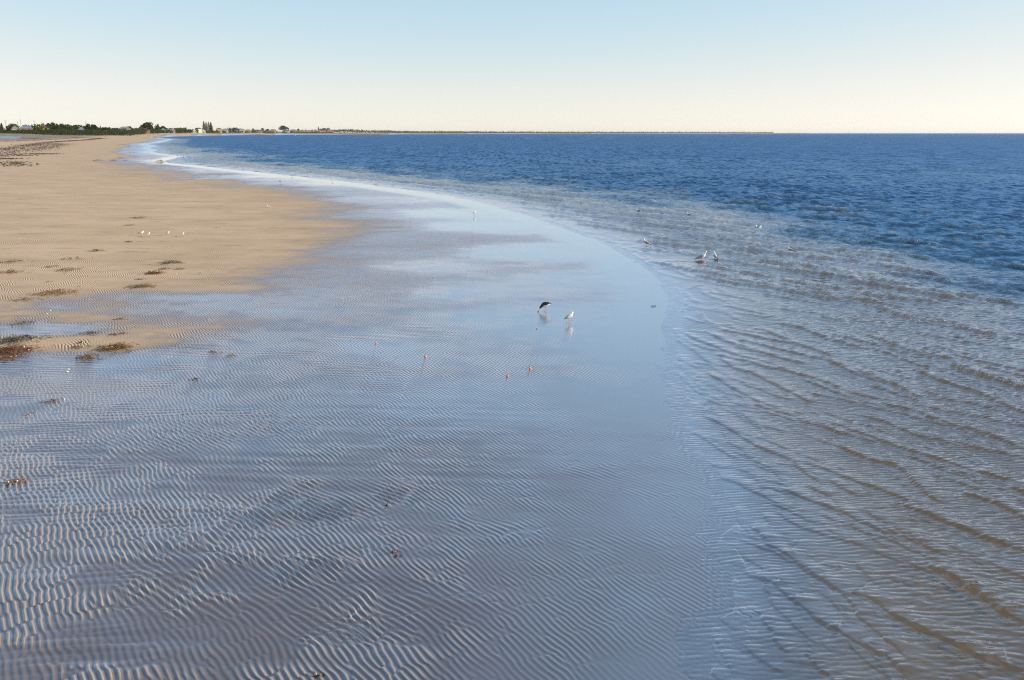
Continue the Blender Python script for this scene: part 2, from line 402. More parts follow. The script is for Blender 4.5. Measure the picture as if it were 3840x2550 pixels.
# ------------------------------------------------------------------ the sea
RIDGES = [  # traced crests in photo pixels, height in m
 ([(3270,1505),(3350,1527),(3440,1545),(3490,1570),(3590,1600),(3700,1630),(3780,1660),(3860,1690)], .05),
 ([(3700,1495),(3790,1530),(3860,1555)], .045),
 ([(3070,1560),(3120,1590),(3180,1605),(3240,1630),(3320,1660),(3400,1685),(3470,1710),(3560,1735),(3640,1765),(3720,1785),(3800,1805),(3870,1840)], .04),
 ([(3200,1550),(3290,1575),(3370,1605),(3460,1640),(3560,1655),(3660,1680),(3760,1700),(3870,1725)], .035),
 ([(3110,1660),(3180,1690),(3260,1725),(3340,1740),(3390,1765),(3440,1815),(3500,1870),(3550,1890)], .045),
 ([(2980,1740),(3080,1790),(3160,1830),(3230,1870)], .03),
 ([(3000,1800),(3070,1845),(3120,1870),(3150,1915),(3220,1955),(3300,1990),(3350,2020),(3400,2045)], .035),
 ([(3240,1905),(3300,1955),(3380,2000),(3450,2035),(3520,2070)], .04),
 ([(3380,1895),(3440,1915),(3510,1945),(3600,1975),(3680,2010),(3760,2040),(3870,2070)], .05),
 ([(3600,1845),(3680,1870),(3750,1895),(3800,1920),(3870,1965)], .04),
 ([(3460,2110),(3520,2140),(3590,2175),(3640,2210),(3710,2250),(3760,2295),(3870,2350)], .06),
 ([(2960,2070),(3000,2110),(3060,2160),(3150,2220),(3210,2280),(3230,2320),(3300,2380),(3380,2450),(3440,2530),(3490,2600)], .035),
 ([(3170,2210),(3200,2230),(3280,2255),(3340,2300),(3420,2345),(3500,2380),(3580,2410),(3650,2450),(3710,2480),(3800,2500),(3870,2550)], .045),
 ([(3000,2265),(3070,2330),(3160,2370),(3250,2430),(3340,2470),(3380,2520),(3440,2590)], .04),
 ([(3030,2450),(3070,2500),(3120,2540),(3170,2600)], .03),
 ([(2640,1240),(2720,1280),(2800,1305),(2860,1325),(2950,1350),(3040,1370)], .035),
 ([(2560,1245),(2610,1275),(2680,1300),(2750,1330),(2850,1355)], .03),
 ([(2690,1335),(2750,1380),(2830,1405),(2920,1450),(3000,1490),(3060,1520)], .035),
 ([(2640,1390),(2720,1440),(2760,1465),(2860,1515),(2950,1545),(3060,1558)], .035),
 ([(2890,1365),(2960,1395),(3020,1410),(3110,1440),(3180,1470),(3260,1485)], .035),
 ([(2930,1205),(3010,1235),(3080,1260),(3160,1285),(3250,1310)], .045),
 ([(2830,1220),(2900,1255),(2990,1290),(3100,1330),(3130,1360),(3180,1390),(3260,1420),(3300,1435)], .04),
 ([(2780,1485),(2800,1530),(2805,1580),(2880,1605),(2960,1625)], .025),
 ([(2620,1550),(2700,1590),(2780,1640),(2860,1685),(2960,1715),(2990,1750),(3060,1800),(3110,1850)], .035),
 ([(2700,1650),(2785,1690),(2800,1715),(2870,1750),(2980,1795)], .025),
 ([(2720,1790),(2800,1830),(2860,1860),(2960,1905),(3060,1930)], .022),
 ([(2780,1970),(2850,2000),(2880,2040),(2950,2080),(3040,2150),(3130,2195),(3170,2230),(3200,2280)], .035),
 ([(2780,2135),(2820,2160),(2890,2180),(2910,2200),(2960,2240),(3010,2275),(3080,2335),(3150,2370),(3230,2420),(3300,2450)], .032),
 ([(2845,2285),(2870,2330),(2900,2370),(2930,2430),(2980,2460)], .022),
 ([(3060,1085),(3120,1098),(3190,1125),(3280,1130),(3310,1140)], .05),
 ([(3250,1065),(3330,1078),(3420,1085),(3480,1100)], .08),
 ([(3170,1080),(3250,1105),(3330,1110),(3400,1122)], .05),
 ([(3260,1150),(3340,1165),(3350,1178),(3400,1190),(3470,1205),(3620,1208)], .07),
 ([(3290,1038),(3340,1045),(3450,1065)], .05),
 ([(3400,1200),(3490,1215)], .05),
 ([(3560,1228),(3620,1232),(3680,1250),(3750,1258)], .06),
 ([(3240,1250),(3300,1275),(3360,1300),(3430,1320),(3480,1330),(3560,1348),(3650,1355)], .06),
 ([(3550,1362),(3620,1390),(3700,1415),(3780,1440),(3870,1470)], .085),
 ([(3420,1385),(3480,1410),(3560,1440),(3640,1465),(3710,1490),(3740,1510)], .05),
 ([(3100,1340),(3120,1360),(3200,1385),(3260,1410),(3320,1430),(3370,1450),(3440,1490),(3490,1500)], .055),
 ([(3260,1305),(3340,1330),(3440,1368),(3500,1380)], .03),
 ([(3000,1420),(3080,1450),(3200,1500),(3290,1525)], .03),
 ([(2500,1250),(2560,1290),(2610,1320),(2650,1355),(2700,1370)], .018),
 ([(2440,1300),(2520,1330),(2560,1360),(2580,1410),(2640,1440),(2700,1455)], .016),
 ([(2500,1400),(2560,1420),(2600,1460),(2660,1490)], .016),
 ([(2560,1440),(2630,1430),(2700,1465),(2740,1490)], .016),
 ([(2620,1545),(2650,1510),(2700,1492),(2740,1490)], .016),
 ([(2590,1620),(2650,1650),(2720,1700),(2780,1725)], .018),
 ([(2600,1760),(2660,1745),(2720,1760)], .016),
 ([(2760,1960),(2770,2000),(2750,2050),(2775,2100),(2790,2140)], .018),
 ([(2600,1985),(2660,1970),(2760,1955)], .013),
 ([(2660,2090),(2680,2120),(2750,2170),(2740,2220),(2755,2290),(2710,2310),(2650,2360),(2635,2410),(2655,2470),(2640,2500),(2630,2560)], .016),
 ([(2715,2300),(2770,2310),(2830,2300),(2860,2285)], .016),
 ([(2670,2380),(2700,2420),(2710,2470),(2740,2500),(2760,2560)], .018),
]
WX, WY, WR = GX[:, 60:], GY[:, 60:], GR[:, 60:]
WS = S[:, 60:]
keep = WS < 0.6
RZ = np.zeros(WX.shape); FO = np.zeros(WX.shape)
rr = random.Random(5)
ridges_w = []
for pts, hgt in RIDGES:
    ridges_w.append((cat([at(*p) for p in pts], 4), hgt, 1.0))
# more crests further out along the shore
for i in range(620):
    k = rr.random()
    Yd = math.exp(rr.uniform(math.log(27), math.log(330)))
    j = int(np.argmin(np.abs(SHORE[:120, 1] - Yd)))
    off = rr.uniform(1.5, 15) if rr.random() < 0.7 else rr.uniform(5, 26)
    cx = SHORE[j, 0] + off * (0.75 if Yd < 40 else 1.05); cy = Yd
    ang = math.radians(rr.gauss(125, 6)) 
    L = rr.uniform(1.2, 6.0) * (1 + Yd / 120)
    n = 7; pts = []
    bend = rr.uniform(-0.15, 0.15)
    for q in range(n):
        u = (q / (n - 1) - 0.5) * L
        pts.append((cx + math.cos(ang) * u + rr.gauss(0, 0.03), cy + math.sin(ang) * u + bend * u * u / L + rr.gauss(0, 0.06)))
    pts = pts[::-1]
    ridges_w.append((cat(pts, 3), rr.uniform(0.035, 0.085) * (0.5 + 0.5 * min(1, off / 5)) * (1 + Yd / 160), 0.8))
for i in range(170):
    Yd = math.exp(rr.uniform(math.log(9), math.log(40))); j = int(np.argmin(np.abs(SHORE[:110, 1] - Yd)))
    cx = SHORE[j, 0] + rr.uniform(1.2, 11); ang = math.radians(rr.gauss(126, 6)); L = rr.uniform(.8, 4.0)
    pts = [(cx + math.cos(ang) * (u - .5) * L + rr.gauss(0, .02), Yd + math.sin(ang) * (u - .5) * L + rr.gauss(0, .04)) for u in np.linspace(0, 1, 8)]
    ridges_w.append((cat(pts, 3), rr.uniform(.014, .036), 0.3))
for i in range(170):                      # faint swash lobes along the water line
    Yd = math.exp(rr.uniform(math.log(7.5), math.log(60))); j = int(np.argmin(np.abs(SHORE[:110, 1] - Yd)))
    cx = SHORE[j, 0] + rr.uniform(0.1, 2.6); R0 = rr.uniform(.25, .9) * (1 + Yd / 25); a0 = math.radians(rr.gauss(215, 35)); sp_ = rr.uniform(.5, 1.0)
    pts = [(cx + math.cos(a0 + (u - .5) * 2 * sp_) * R0 + rr.gauss(0, .01), Yd + 1.6 * math.sin(a0 + (u - .5) * 2 * sp_) * R0 + rr.gauss(0, .02)) for u in np.linspace(0, 1, 8)]
    ridges_w.append((cat(pts, 3), rr.uniform(.009, .018), 0.0))
colang = np.arctan2(WX[0], WY[0]); rad = WR[:, 0]
for P_, hgt, bub in ridges_w:
    P_ = np.array(P_)
    if P_[0, 0] > P_[-1, 0]: P_ = P_[::-1]
    n = len(P_); P_ = P_ + np.random.default_rng(n + int(1000 * hgt) + int(abs(P_[0, 0]) * 100)).normal(0, 0.012, P_.shape)
    wd = 0.10 + hgt * 2.2
    m = 1.2 + 6 * hgt
    ra = np.hypot(P_[:, 0], P_[:, 1]); an = np.arctan2(P_[:, 0], P_[:, 1])
    i0 = max(0, np.searchsorted(rad, ra.min() - m) - 1); i1 = np.searchsorted(rad, ra.max() + m) + 1
    da = m / ra.min()
    j0 = np.searchsorted(colang, an.min() - da); j1 = np.searchsorted(colang, an.max() + da)
    if i1 - i0 < 2 or j1 - j0 < 2: continue
    X = WX[i0:i1, j0:j1]; Y = WY[i0:i1, j0:j1]
    best = np.full(X.shape, 1e9); sd = np.zeros(X.shape); tt = np.zeros(X.shape)
    for i in range(n - 1):
        ax, ay = P_[i]; dx, dy = P_[i + 1] - P_[i]
        L = math.hypot(dx, dy) + 1e-9
        u = np.clip(((X - ax) * dx + (Y - ay) * dy) / L / L, 0, 1)
        ex = X - ax - u * dx; ey = Y - ay - u * dy
        d = ex * ex + ey * ey
        b = d < best
        best = np.where(b, d, best)
        sgn = np.sign(dx * ey - dy * ex)            # + beyond the crest (seaward), - shoreward
        sd = np.where(b, sgn * np.sqrt(d), sd); tt = np.where(b, (i + u) / (n - 1), tt)
    taper = np.minimum(sm(tt, 0, 0.12), sm(1 - tt, 0, 0.16)) * (0.72 + 0.28 * np.sin(tt * 17 + n) * np.sin(tt * 41))
    rmid = float(ra.mean()); front = max(0.022 + 0.48 * hgt, 0.6 * 0.72 * rmid ** 2 / 4436); hgt = hgt * (1 + 0.9 * min(1, max(0, (rmid - 14) / 25)))
    # steep face on the shore side, long back
    pr = np.where(sd < 0, np.exp(-(sd / front) ** 2), np.exp(-(sd / (wd * 1.6)) ** 2 * 1.2))
    pr = pr - 0.12 * np.exp(-((sd + front * 2.6) / (front * 1.8)) ** 2)
    RZ[i0:i1, j0:j1] = np.maximum(RZ[i0:i1, j0:j1], hgt * taper * pr) + np.minimum(0, hgt * taper * pr)
    FO[i0:i1, j0:j1] = np.maximum(FO[i0:i1, j0:j1], bub * taper * np.exp(-((sd + front * 0.4) / (front * 1.1)) ** 2) * sm(np.full(X.shape, hgt), 0.035, 0.09))
K3 = np.array([math.cos(math.radians(94)), math.sin(math.radians(94))]) * 2 * PI / 0.088
K4 = np.array([math.cos(math.radians(104)), math.sin(math.radians(104))]) * 2 * PI / 0.21
w3r, w3i = envelope(WX, WY, K3, 0.15, 36, 71, lat=1.3)
w4r, w4i = envelope(WX, WY, K4, 0.25, 30, 72, lat=1.2)
chop = waves(WX, WY, 34, 1.4, 5.5, 64, dir0=math.radians(75), spread=0.6)
chop2 = waves(WX, WY, 30, 0.6, 1.5, 65, dir0=math.radians(80), spread=0.6)
swell = waves(WX, WY, 24, 0.55, 2.4, 61, dir0=math.radians(80), spread=0.45)
lod = 1 - sm(WR, 22, 60)
off = np.clip(-WS, 0, 1e6)
WZ = 0.004 + RZ + sm(off, 4, 16) * 0.012 * swell * lod + sm(off, 9, 20) * (0.055 * chop * (1 - sm(WR, 60, 170)) + 0.018 * chop2 * (1 - sm(WR, 30, 70)))
WZ += sm(off, 0.2, 3) * 0.0025 * waves(WX, WY, 24, 0.12, 0.3, 62, dir0=math.radians(84), spread=0.3) * (1 - sm(WR, 9, 16))
WZ = np.where(WS > 0, np.minimum(WZ, 0.006) - 0.012 * np.clip(WS, 0, 1), WZ)
depthN = waves(WX, WY, 20, 6, 40, 63)

mat_sea, t = new_mat('sea_water')
out = t.new('ShaderNodeOutputMaterial'); pos = t.pos()
off_ = t.attr('off'); deep = t.attr('deep'); foam = t.attr('foam')
calm = t.ramp(off_, 0.5, 6.0)
def slopes(vecscale, scale, detail, rgh, amp_):
    nd = t.noise(t.v('MULTIPLY', pos, vecscale), scale, detail, rgh)
    return t.scale(t.v('MULTIPLY', t.v('SUBTRACT', nd.outputs['Color'], (0.5, 0.5, 0.5)), (0.55, 1.0, 0.0)), amp_)
rot = t.new('ShaderNodeMapping'); rot.inputs['Rotation'].default_value = (0, 0, math.radians(6)); t.l.new(pos, rot.inputs[0])
s1 = slopes((0.22, 1.0, 1.0), 13.0, 2, 0.6, t.mixf(calm, 0.15, 0.75))         # capillary ripples
s2 = slopes((0.6, 1.0, 1.0), 2.6, 2, 0.5, t.mixf(calm, 0.03, 0.30))
s3 = slopes((0.9, 0.5, 1.0), 2.0, 3, 0.6, t.m('MULTIPLY', deep, 1.7))
s4 = slopes((0.8, 0.4, 1.0), 0.25, 3, 0.65, t.m('MULTIPLY', deep, 0.6))
s4 = t.v('ADD', s4, slopes((1.0, 0.09, 1.0), 1.5, 3, 0.65, t.m('MULTIPLY', t.attr('far1'), 1.6)))
s4 = t.v('ADD', s4, slopes((1.0, 0.018, 1.0), 0.5, 3, 0.65, t.m('MULTIPLY', t.attr('far2'), 1.6)))
def train(K, re, im, A):
    ph = t.m('ADD', t.v('DOT_PRODUCT', pos, (float(K[0]), float(K[1]), 0.0)), t.m('ARCTAN2', im, re))
    mag = t.m('MINIMUM', t.m('SQRT', t.m('ADD', t.m('MULTIPLY', re, re), t.m('MULTIPLY', im, im))), 1.4)
    sl = t.m('MULTIPLY', t.m('COSINE', t.m('MULTIPLY_ADD', t.m('COSINE', ph), 0.5, ph)), t.m('MULTIPLY', mag, A))
    k = float(np.hypot(*K)); return t.scale(t.xyz(float(-K[0] / k), float(-K[1] / k), 0.0), sl)
s5 = train(K3, t.attr('w3r'), t.attr('w3i'), t.m('MULTIPLY', t.attr('near3'), t.mixf(calm, 0.10, 0.26)))
s6 = train(K4, t.attr('w4r'), t.attr('w4i'), t.m('MULTIPLY', t.attr('near4'), t.mixf(calm, 0.02, 0.12)))
s1 = t.v('ADD', s1, t.v('ADD', s5, s6))
vec = t.v('ADD', t.v('ADD', t.v('ADD', s1, s2), t.v('ADD', s3, s4)), t.scale(t.xyz(-0.03, -0.15, 0.0), deep))
nrm = t.v('NORMALIZE', t.v('ADD', t.new('ShaderNodeNewGeometry').outputs['Normal'], vec))
cosv = t.m('ABSOLUTE', t.v('DOT_PRODUCT', nrm, t.new('ShaderNodeNewGeometry').outputs['Incoming']))
frv = t.m('MULTIPLY_ADD', t.m('POWER', t.m('SUBTRACT', 1.0, cosv, clamp=True), 3.2), 0.80, 0.10, clamp=True)
frn = t.m('MULTIPLY_ADD', t.m('POWER', t.m('SUBTRACT', 1.0, cosv, clamp=True), 2.1), 0.70, 0.22, clamp=True)
frv = t.mixf(t.ramp(off_, 0.0, 2.6), frn, frv)
frv = t.m('MINIMUM', frv, t.mixf(deep, t.ramp(off_, 0.6, 5.0, 0.9, 0.55), 0.55))
gl = t.new('ShaderNodeBsdfGlossy'); gl.inputs['Roughness'].default_value = 0.04; t.l.new(nrm, gl.inputs['Normal'])
t.put(gl.inputs['Roughness'], t.m('MAXIMUM', t.mixf(deep, 0.04, 0.12), t.m('MULTIPLY', t.attr('far1'), 0.28)))
t.put(gl.inputs['Color'], t.mix(deep, t.mix(t.ramp(off_, 0.0, 4.0), (0.91, 0.89, 1.0), (0.76, 0.84, 1.0)), (0.40, 0.63, 0.96)))
tr = t.new('ShaderNodeBsdfTransparent')
t.put(tr.inputs['Color'], t.mix(t.ramp(off_, 0, 14, smooth=False), (0.78, 0.76, 0.74), (0.62, 0.54, 0.38)))
df = t.new('ShaderNodeBsdfDiffuse')
df.inputs['Normal'].default_value = (0, 0, 1)
upn = t.xyz(0.0, 0.0, 1.0); t.l.new(upn, df.inputs['Normal'])
nbig = t.noise(t.v('MULTIPLY', pos, (0.3, 1, 1)), 0.02, 4, 0.6)
t.put(df.inputs['Color'], t.mix(t.ramp(off_, 8, 40), (0.012, 0.040, 0.060), t.mix(nbig.outputs[0], (0.002, 0.013, 0.052), (0.004, 0.020, 0.066))))
body = t.new('ShaderNodeMixShader'); t.put(body.inputs[0], t.m('MULTIPLY', deep, 0.97)); t.l.new(tr.outputs[0], body.inputs[1]); t.l.new(df.outputs[0], body.inputs[2])
mx = t.new('ShaderNodeMixShader'); t.l.new(frv, mx.inputs[0]); t.l.new(body.outputs[0], mx.inputs[1]); t.l.new(gl.outputs[0], mx.inputs[2])
# foam beads on the little breakers
fm = t.new('ShaderNodeBsdfDiffuse'); fm.inputs['Color'].default_value = (0.75, 0.70, 0.6, 1)
vor = t.noise(pos, 26.0, 3, 0.7)
fa = t.m('MULTIPLY', t.ramp(t.m('ADD', vor.outputs[0], t.m('MULTIPLY', foam, 0.16)), 0.64, 0.70), t.ramp(foam, 0.2, 0.5))
mx2 = t.new('ShaderNodeMixShader'); t.put(mx2.inputs[0], t.m('MULTIPLY', fa, 0.8)); t.l.new(mx.outputs[0], mx2.inputs[1]); t.l.new(fm.outputs[0], mx2.inputs[2])
t.l.new(mx2.outputs[0], out.inputs[0])
deep_a = sm(off + 2.0 * depthN, 9.0, 17.0)
sea = build_sheet('sea_water', WX, WY, WZ, keep, dict(near3=1 - sm(WR, 14, 24), near4=1 - sm(WR, 24, 40), far1=sm(WR, 70, 220), far2=sm(WR, 350, 1100), off=off, deep=deep_a, foam=FO, w3r=w3r, w3i=w3i, w4r=w4r, w4i=w4i), mat_sea)
sea['kind'] = 'structure'

# ------------------------------------------------------------------ light
SUN_EL, SUN_AZ = math.radians(15), math.radians(89)      # azimuth clockwise from +Y
w = bpy.data.worlds.new('World'); sc.world = w; w.use_nodes = True
t = NT(w.node_tree); w.node_tree.nodes.clear()
sky = t.new('ShaderNodeTexSky', sky_type='NISHITA')
sky.sun_disc = False; sky.sun_elevation = SUN_EL; sky.sun_rotation = SUN_AZ
sky.altitude = 0; sky.air_density = 0.55; sky.dust_density = 0.2; sky.ozone_density = 1.0
bg = t.new('ShaderNodeBackground'); bg.inputs['Strength'].default_value = 0.15
wo = t.new('ShaderNodeOutputWorld')
c = t.scale(sky.outputs[0], 0.225)
lum = t.m('MAXIMUM', t.v('DOT_PRODUCT', c, (0.3, 0.5, 0.2)), 0.001)
q = t.sep(c)
hue = t.xyz(*[t.m('MULTIPLY', t.m('POWER', t.m('DIVIDE', q[i], lum), p_), a_) for i, (p_, a_) in enumerate(((0.95, 1.14), (0.0, 1.03), (0.80, 0.865)))])
f_ = t.m('MULTIPLY', t.ramp(lum, 0.5, 1.3), 0.7)
hue = t.v('ADD', t.scale(hue, t.m('SUBTRACT', 1.0, f_)), t.scale(t.xyz(1.05, 1.0, 0.92), f_))
t.l.new(t.scale(t.scale(hue, t.m('POWER', lum, 0.42)), 0.84 / 0.225), bg.inputs[0])
t.l.new(bg.outputs[0], wo.inputs[0])
sd = bpy.data.lights.new('sun', 'SUN'); so = bpy.data.objects.new('sun', sd); COL.objects.link(so)
sd.energy = 4.9; sd.angle = math.radians(0.5); sd.color = (1.0, 0.83, 0.62)
dirv = Vector((math.sin(SUN_AZ) * math.cos(SUN_EL), math.cos(SUN_AZ) * math.cos(SUN_EL), math.sin(SUN_EL)))
so.rotation_euler = dirv.to_track_quat('Z', 'Y').to_euler()
sc.view_settings.view_transform = 'Standard'; sc.view_settings.look = 'None'
sc.view_settings.exposure = 0.6; sc.view_settings.gamma = 1.0
sc.cycles.use_denoising = False; sc.cycles.pixel_filter_type = 'BLACKMAN_HARRIS'; sc.cycles.filter_width = 1.15
sc.cycles.max_bounces = 6; sc.cycles.transparent_max_bounces = 8

# ================================================================== THINGS
def gz(X, Y):
    X = np.asarray(X, float); Y = np.asarray(Y, float)
    return land_height(X, Y, sdist(X, Y))
def on_ground(px, py):
    z = 0.0
    for _ in range(6):
        x, y = at(px, py, z); z = 0.5 * z + 0.5 * ground_z(x, y)
    x, y = at(px, py, z)
    return x, y, ground_z(x, y)

def tag(o, label=None, cat=None, group=None, kind=None):
    if label: o['label'] = label
    if cat: o['category'] = cat
    if group: o['group'] = group
    if kind: o['kind'] = kind
    return o
def empty(name, loc, rz=0.0, **kw):
    o = bpy.data.objects.new(name, None); COL.objects.link(o)
    o.location = loc; o.rotation_euler = (0, 0, rz); o.empty_display_size = 0.2
    return tag(o, **kw)
def copy_tree(o, parent=None):
    c = o.copy(); COL.objects.link(c)
    if parent: c.parent = parent
    for ch in o.children: copy_tree(ch, c)
    return c

class MB:
    def __init__(s): s.v = []; s.f = []; s.mi = []
    def add(s, vs, fs, m=0):
        b = len(s.v); s.v += [tuple(v) for v in vs]; s.f += [tuple(b + i for i in f) for f in fs]; s.mi += [m] * len(fs)
    def box(s, x0, x1, y0, y1, z0, z1, m=0):
        v = [(x, y, z) for z in (z0, z1) for y in (y0, y1) for x in (x0, x1)]
        s.add(v, [(0, 2, 3, 1), (4, 5, 7, 6), (0, 1, 5, 4), (2, 6, 7, 3), (0, 4, 6, 2), (1, 3, 7, 5)], m)
    def tube(s, pts, rad, seg=7, m=0, flat=None):
        pts = [Vector(p) for p in pts]; n = len(pts); vs = []
        if not hasattr(rad, '__len__'): rad = [rad] * n
        for i, p in enumerate(pts):
            d = (pts[min(i + 1, n - 1)] - pts[max(i - 1, 0)])
            d = d.normalized() if d.length > 1e-9 else Vector((0, 0, 1))
            side = Vector((0, 1, 0)) if abs(d.y) < 0.9 else Vector((1, 0, 0))
            u = (side - d * side.dot(d)).normalized(); w_ = d.cross(u)
            r = rad[i]; ru, rw = (r if hasattr(r, '__len__') else (r, r))
            for k in range(seg):
                a = 2 * PI * k / seg
                vs.append(p + u * (math.cos(a) * ru) + w_ * (math.sin(a) * rw))
        fs = []
        for i in range(n - 1):
            for k in range(seg):
                a, b = i * seg + k, i * seg + (k + 1) % seg
                fs.append((a, b, b + seg, a + seg))
        fs.append(tuple(range(seg))[::-1]); fs.append(tuple(range((n - 1) * seg, n * seg)))
        s.add(vs, fs, m)
    def ball(s, c, r, m=0, seg=8, ringn=5):
        rx, ry, rz_ = r if hasattr(r, '__len__') else (r, r, r)
        vs = [(c[0], c[1], c[2] + rz_)]
        for i in range(1, ringn):
            t_ = PI * i / ringn
            for k in range(seg):
                a = 2 * PI * k / seg
                vs.append((c[0] + rx * math.sin(t_) * math.cos(a), c[1] + ry * math.sin(t_) * math.sin(a), c[2] + rz_ * math.cos(t_)))
        vs.append((c[0], c[1], c[2] - rz_))
        fs = [(0, 1 + k, 1 + (k + 1) % seg) for k in range(seg)]
        for i in range(ringn - 2):
            for k in range(seg):
                a, b = 1 + i * seg + k, 1 + i * seg + (k + 1) % seg
                fs.append((a, a + seg, b + seg, b))
        e = len(vs) - 1; o_ = 1 + (ringn - 2) * seg
        fs += [(o_ + k, e, o_ + (k + 1) % seg) for k in range(seg)]
        s.add(vs, fs, m)
    def build(s, name, mats, parent=None, smooth=True, loc=None):
        me = bpy.data.meshes.new(name); me.from_pydata(s.v, [], s.f)
        if not isinstance(mats, (list, tuple)): mats = [mats]
        for m_ in mats: me.materials.append(m_)
        me.polygons.foreach_set('material_index', s.mi)
        if smooth: me.polygons.foreach_set('use_smooth', [True] * len(s.f))
        me.update()
        o = bpy.data.objects.new(name, me); COL.objects.link(o)
        if parent: o.parent = parent
        if loc: o.location = loc
        return o

M = {}
M['white_feather'] = simple_mat('white_feather', (0.82, 0.80, 0.76), 0.7, 0.08, 60)
M['grey_feather'] = simple_mat('grey_feather', (0.30, 0.32, 0.35), 0.7, 0.2, 60)
M['black_feather'] = simple_mat('black_feather', (0.018, 0.017, 0.02), 0.6, 0.3, 60)
M['red_bill'] = simple_mat('red_bill', (0.62, 0.12, 0.03), 0.4, 0.15, 90)
M['pink_leg'] = simple_mat('pink_leg', (0.55, 0.20, 0.14), 0.5, 0.15, 90)
M['dark_bill'] = simple_mat('dark_bill', (0.03, 0.03, 0.03), 0.4, 0.15, 90)
M['orange'] = simple_mat('orange_skin', (0.95, 0.27, 0.02), 0.45, 0.3, 60, col2=(0.75, 0.13, 0.01))
M['cream'] = simple_mat('cream_shell', (0.80, 0.74, 0.62), 0.5, 0.15, 60)
M['olive'] = simple_mat('olive_weed', (0.12, 0.09, 0.015), 0.5, 0.3, 60, col2=(0.05, 0.042, 0.012))
M['golden'] = simple_mat('golden_weed', (0.30, 0.17, 0.025), 0.5, 0.3, 60, col2=(0.16, 0.085, 0.015))
M['rusty'] = simple_mat('rusty_weed', (0.26, 0.075, 0.015), 0.5, 0.3, 60, col2=(0.12, 0.04, 0.012))
M['dark'] = simple_mat('dark_weed', (0.045, 0.032, 0.02), 0.5, 0.3, 60, col2=(0.02, 0.016, 0.012))
M['red'] = simple_mat('red_weed', (0.24, 0.035, 0.025), 0.45, 0.3, 60, col2=(0.12, 0.02, 0.02))
M['pale'] = simple_mat('pale_stick', (0.45, 0.33, 0.20), 0.7, 0.3, 60)

# ---- birds (face +X)
def gull(kind, pose):
    root = empty(kind, (0, 0, 0))
    b = MB()
    lift = {'stand': 0.0, 'alert': 0.0, 'sit': 0.0, 'swim': 0.0}[pose]
    if pose in ('stand', 'sit', 'swim'):
        sp = [(-.235, .165, .012, .006), (-.17, .180, .022, .012), (-.11, .195, .038, .030), (-.04, .205, .052, .050), (.03, .215, .056, .058), (.08, .235, .045, .050), (.105, .265, .031, .034), (.115, .292, .026, .028), (.13, .314, .029, .028), (.152, .316, .023, .022), (.172, .311, .010, .010)]
    else:
        sp = [(-.215, .130, .012, .006), (-.16, .155, .022, .012), (-.10, .180, .038, .030), (-.04, .205, .050, .050), (.02, .230, .052, .056), (.06, .262, .040, .044), (.078, .300, .025, .028), (.084, .338, .022, .023), (.098, .364, .027, .026), (.120, .366, .022, .021), (.140, .360, .010, .010)]
    b.tube([(x, 0, z) for x, z, _, _ in sp], [(r1, r2) for _, _, r1, r2 in sp], 12)
    b.build('body', M['white_feather'], root)
    hx, hz = sp[-1][0], sp[-1][1]
    bl = MB(); bl.tube([(hx - .012, 0, hz), (hx + .016, 0, hz - .003), (hx + .036, 0, hz - .012)], [(.006, .008), (.005, .006), (.0015, .002)], 6)
    bl.build('bill', M['dark_bill'] if kind == 'tern' else M['red_bill'], root)
    for s in (1, -1):
        wv = MB(); y = s
        pr = [(sp[5][0], .030, sp[5][1] + .004, .012, .02), (sp[4][0], .047, sp[4][1] + .012, .014, .042), (sp[3][0], .048, sp[3][1] + .012, .014, .046), (sp[2][0], .036, sp[2][1] + .008, .012, .034), (sp[1][0] - .02, .018, sp[1][1] + .006, .008, .016)]
        wv.tube([(a, y * c, d) for a, c, d, _, _ in pr], [(e, f) for _, _, _, e, f in pr], 8)
        wo_ = wv.build('wing', M['grey_feather'], root)
        wt = MB(); wt.tube([(sp[1][0] - .01, y * .020, sp[1][1] + .008), (sp[0][0] + .01, y * .010, sp[0][1] + .012), (sp[0][0] - .045, y * .004, sp[0][1] + .006)], [(.007, .015), (.006, .009), (.002, .002)], 6)
        wt.build('wing_tip', M['grey_feather'] if kind == 'tern' else M['black_feather'], wo_)
        ey = MB(); ey.ball((hx - .034, y * .0235, hz + .008), .0045, 0, 6, 4)
        ey.build('eye', M['black_feather'], root)
        if pose in ('stand', 'alert'):
            lg = MB(); lg.tube([(-.01, y * .022, .175), (-.018, y * .023, .09), (-.006, y * .024, .006)], [.006, .0042, .0038], 6)
            lg.tube([(-.012, y * .024, .006), (.035, y * .034, .003)], [(.004, .004), (.0025, .002)], 5)
            lg.tube([(-.012, y * .024, .006), (.038, y * .018, .003)], [(.004, .004), (.0025, .002)], 5)
            lg.add([(-.01, y * .024, .004), (.035, y * .034, .003), (.038, y * .018, .003)], [(0, 1, 2)])
            lg.build('leg', M['dark_bill'] if kind == 'tern' else M['red_bill'], root)
    if kind == 'tern':
        cp = MB(); cp.tube([(hx - .060, 0, hz - .006), (hx - .045, 0, hz + .012), (hx - .020, 0, hz + .014), (hx - .004, 0, hz + .004)], [(.018, .016), (.0285, .020), (.0235, .014), (.009, .007)], 10)
        cp.build('cap', M['black_feather'], root)
    return root

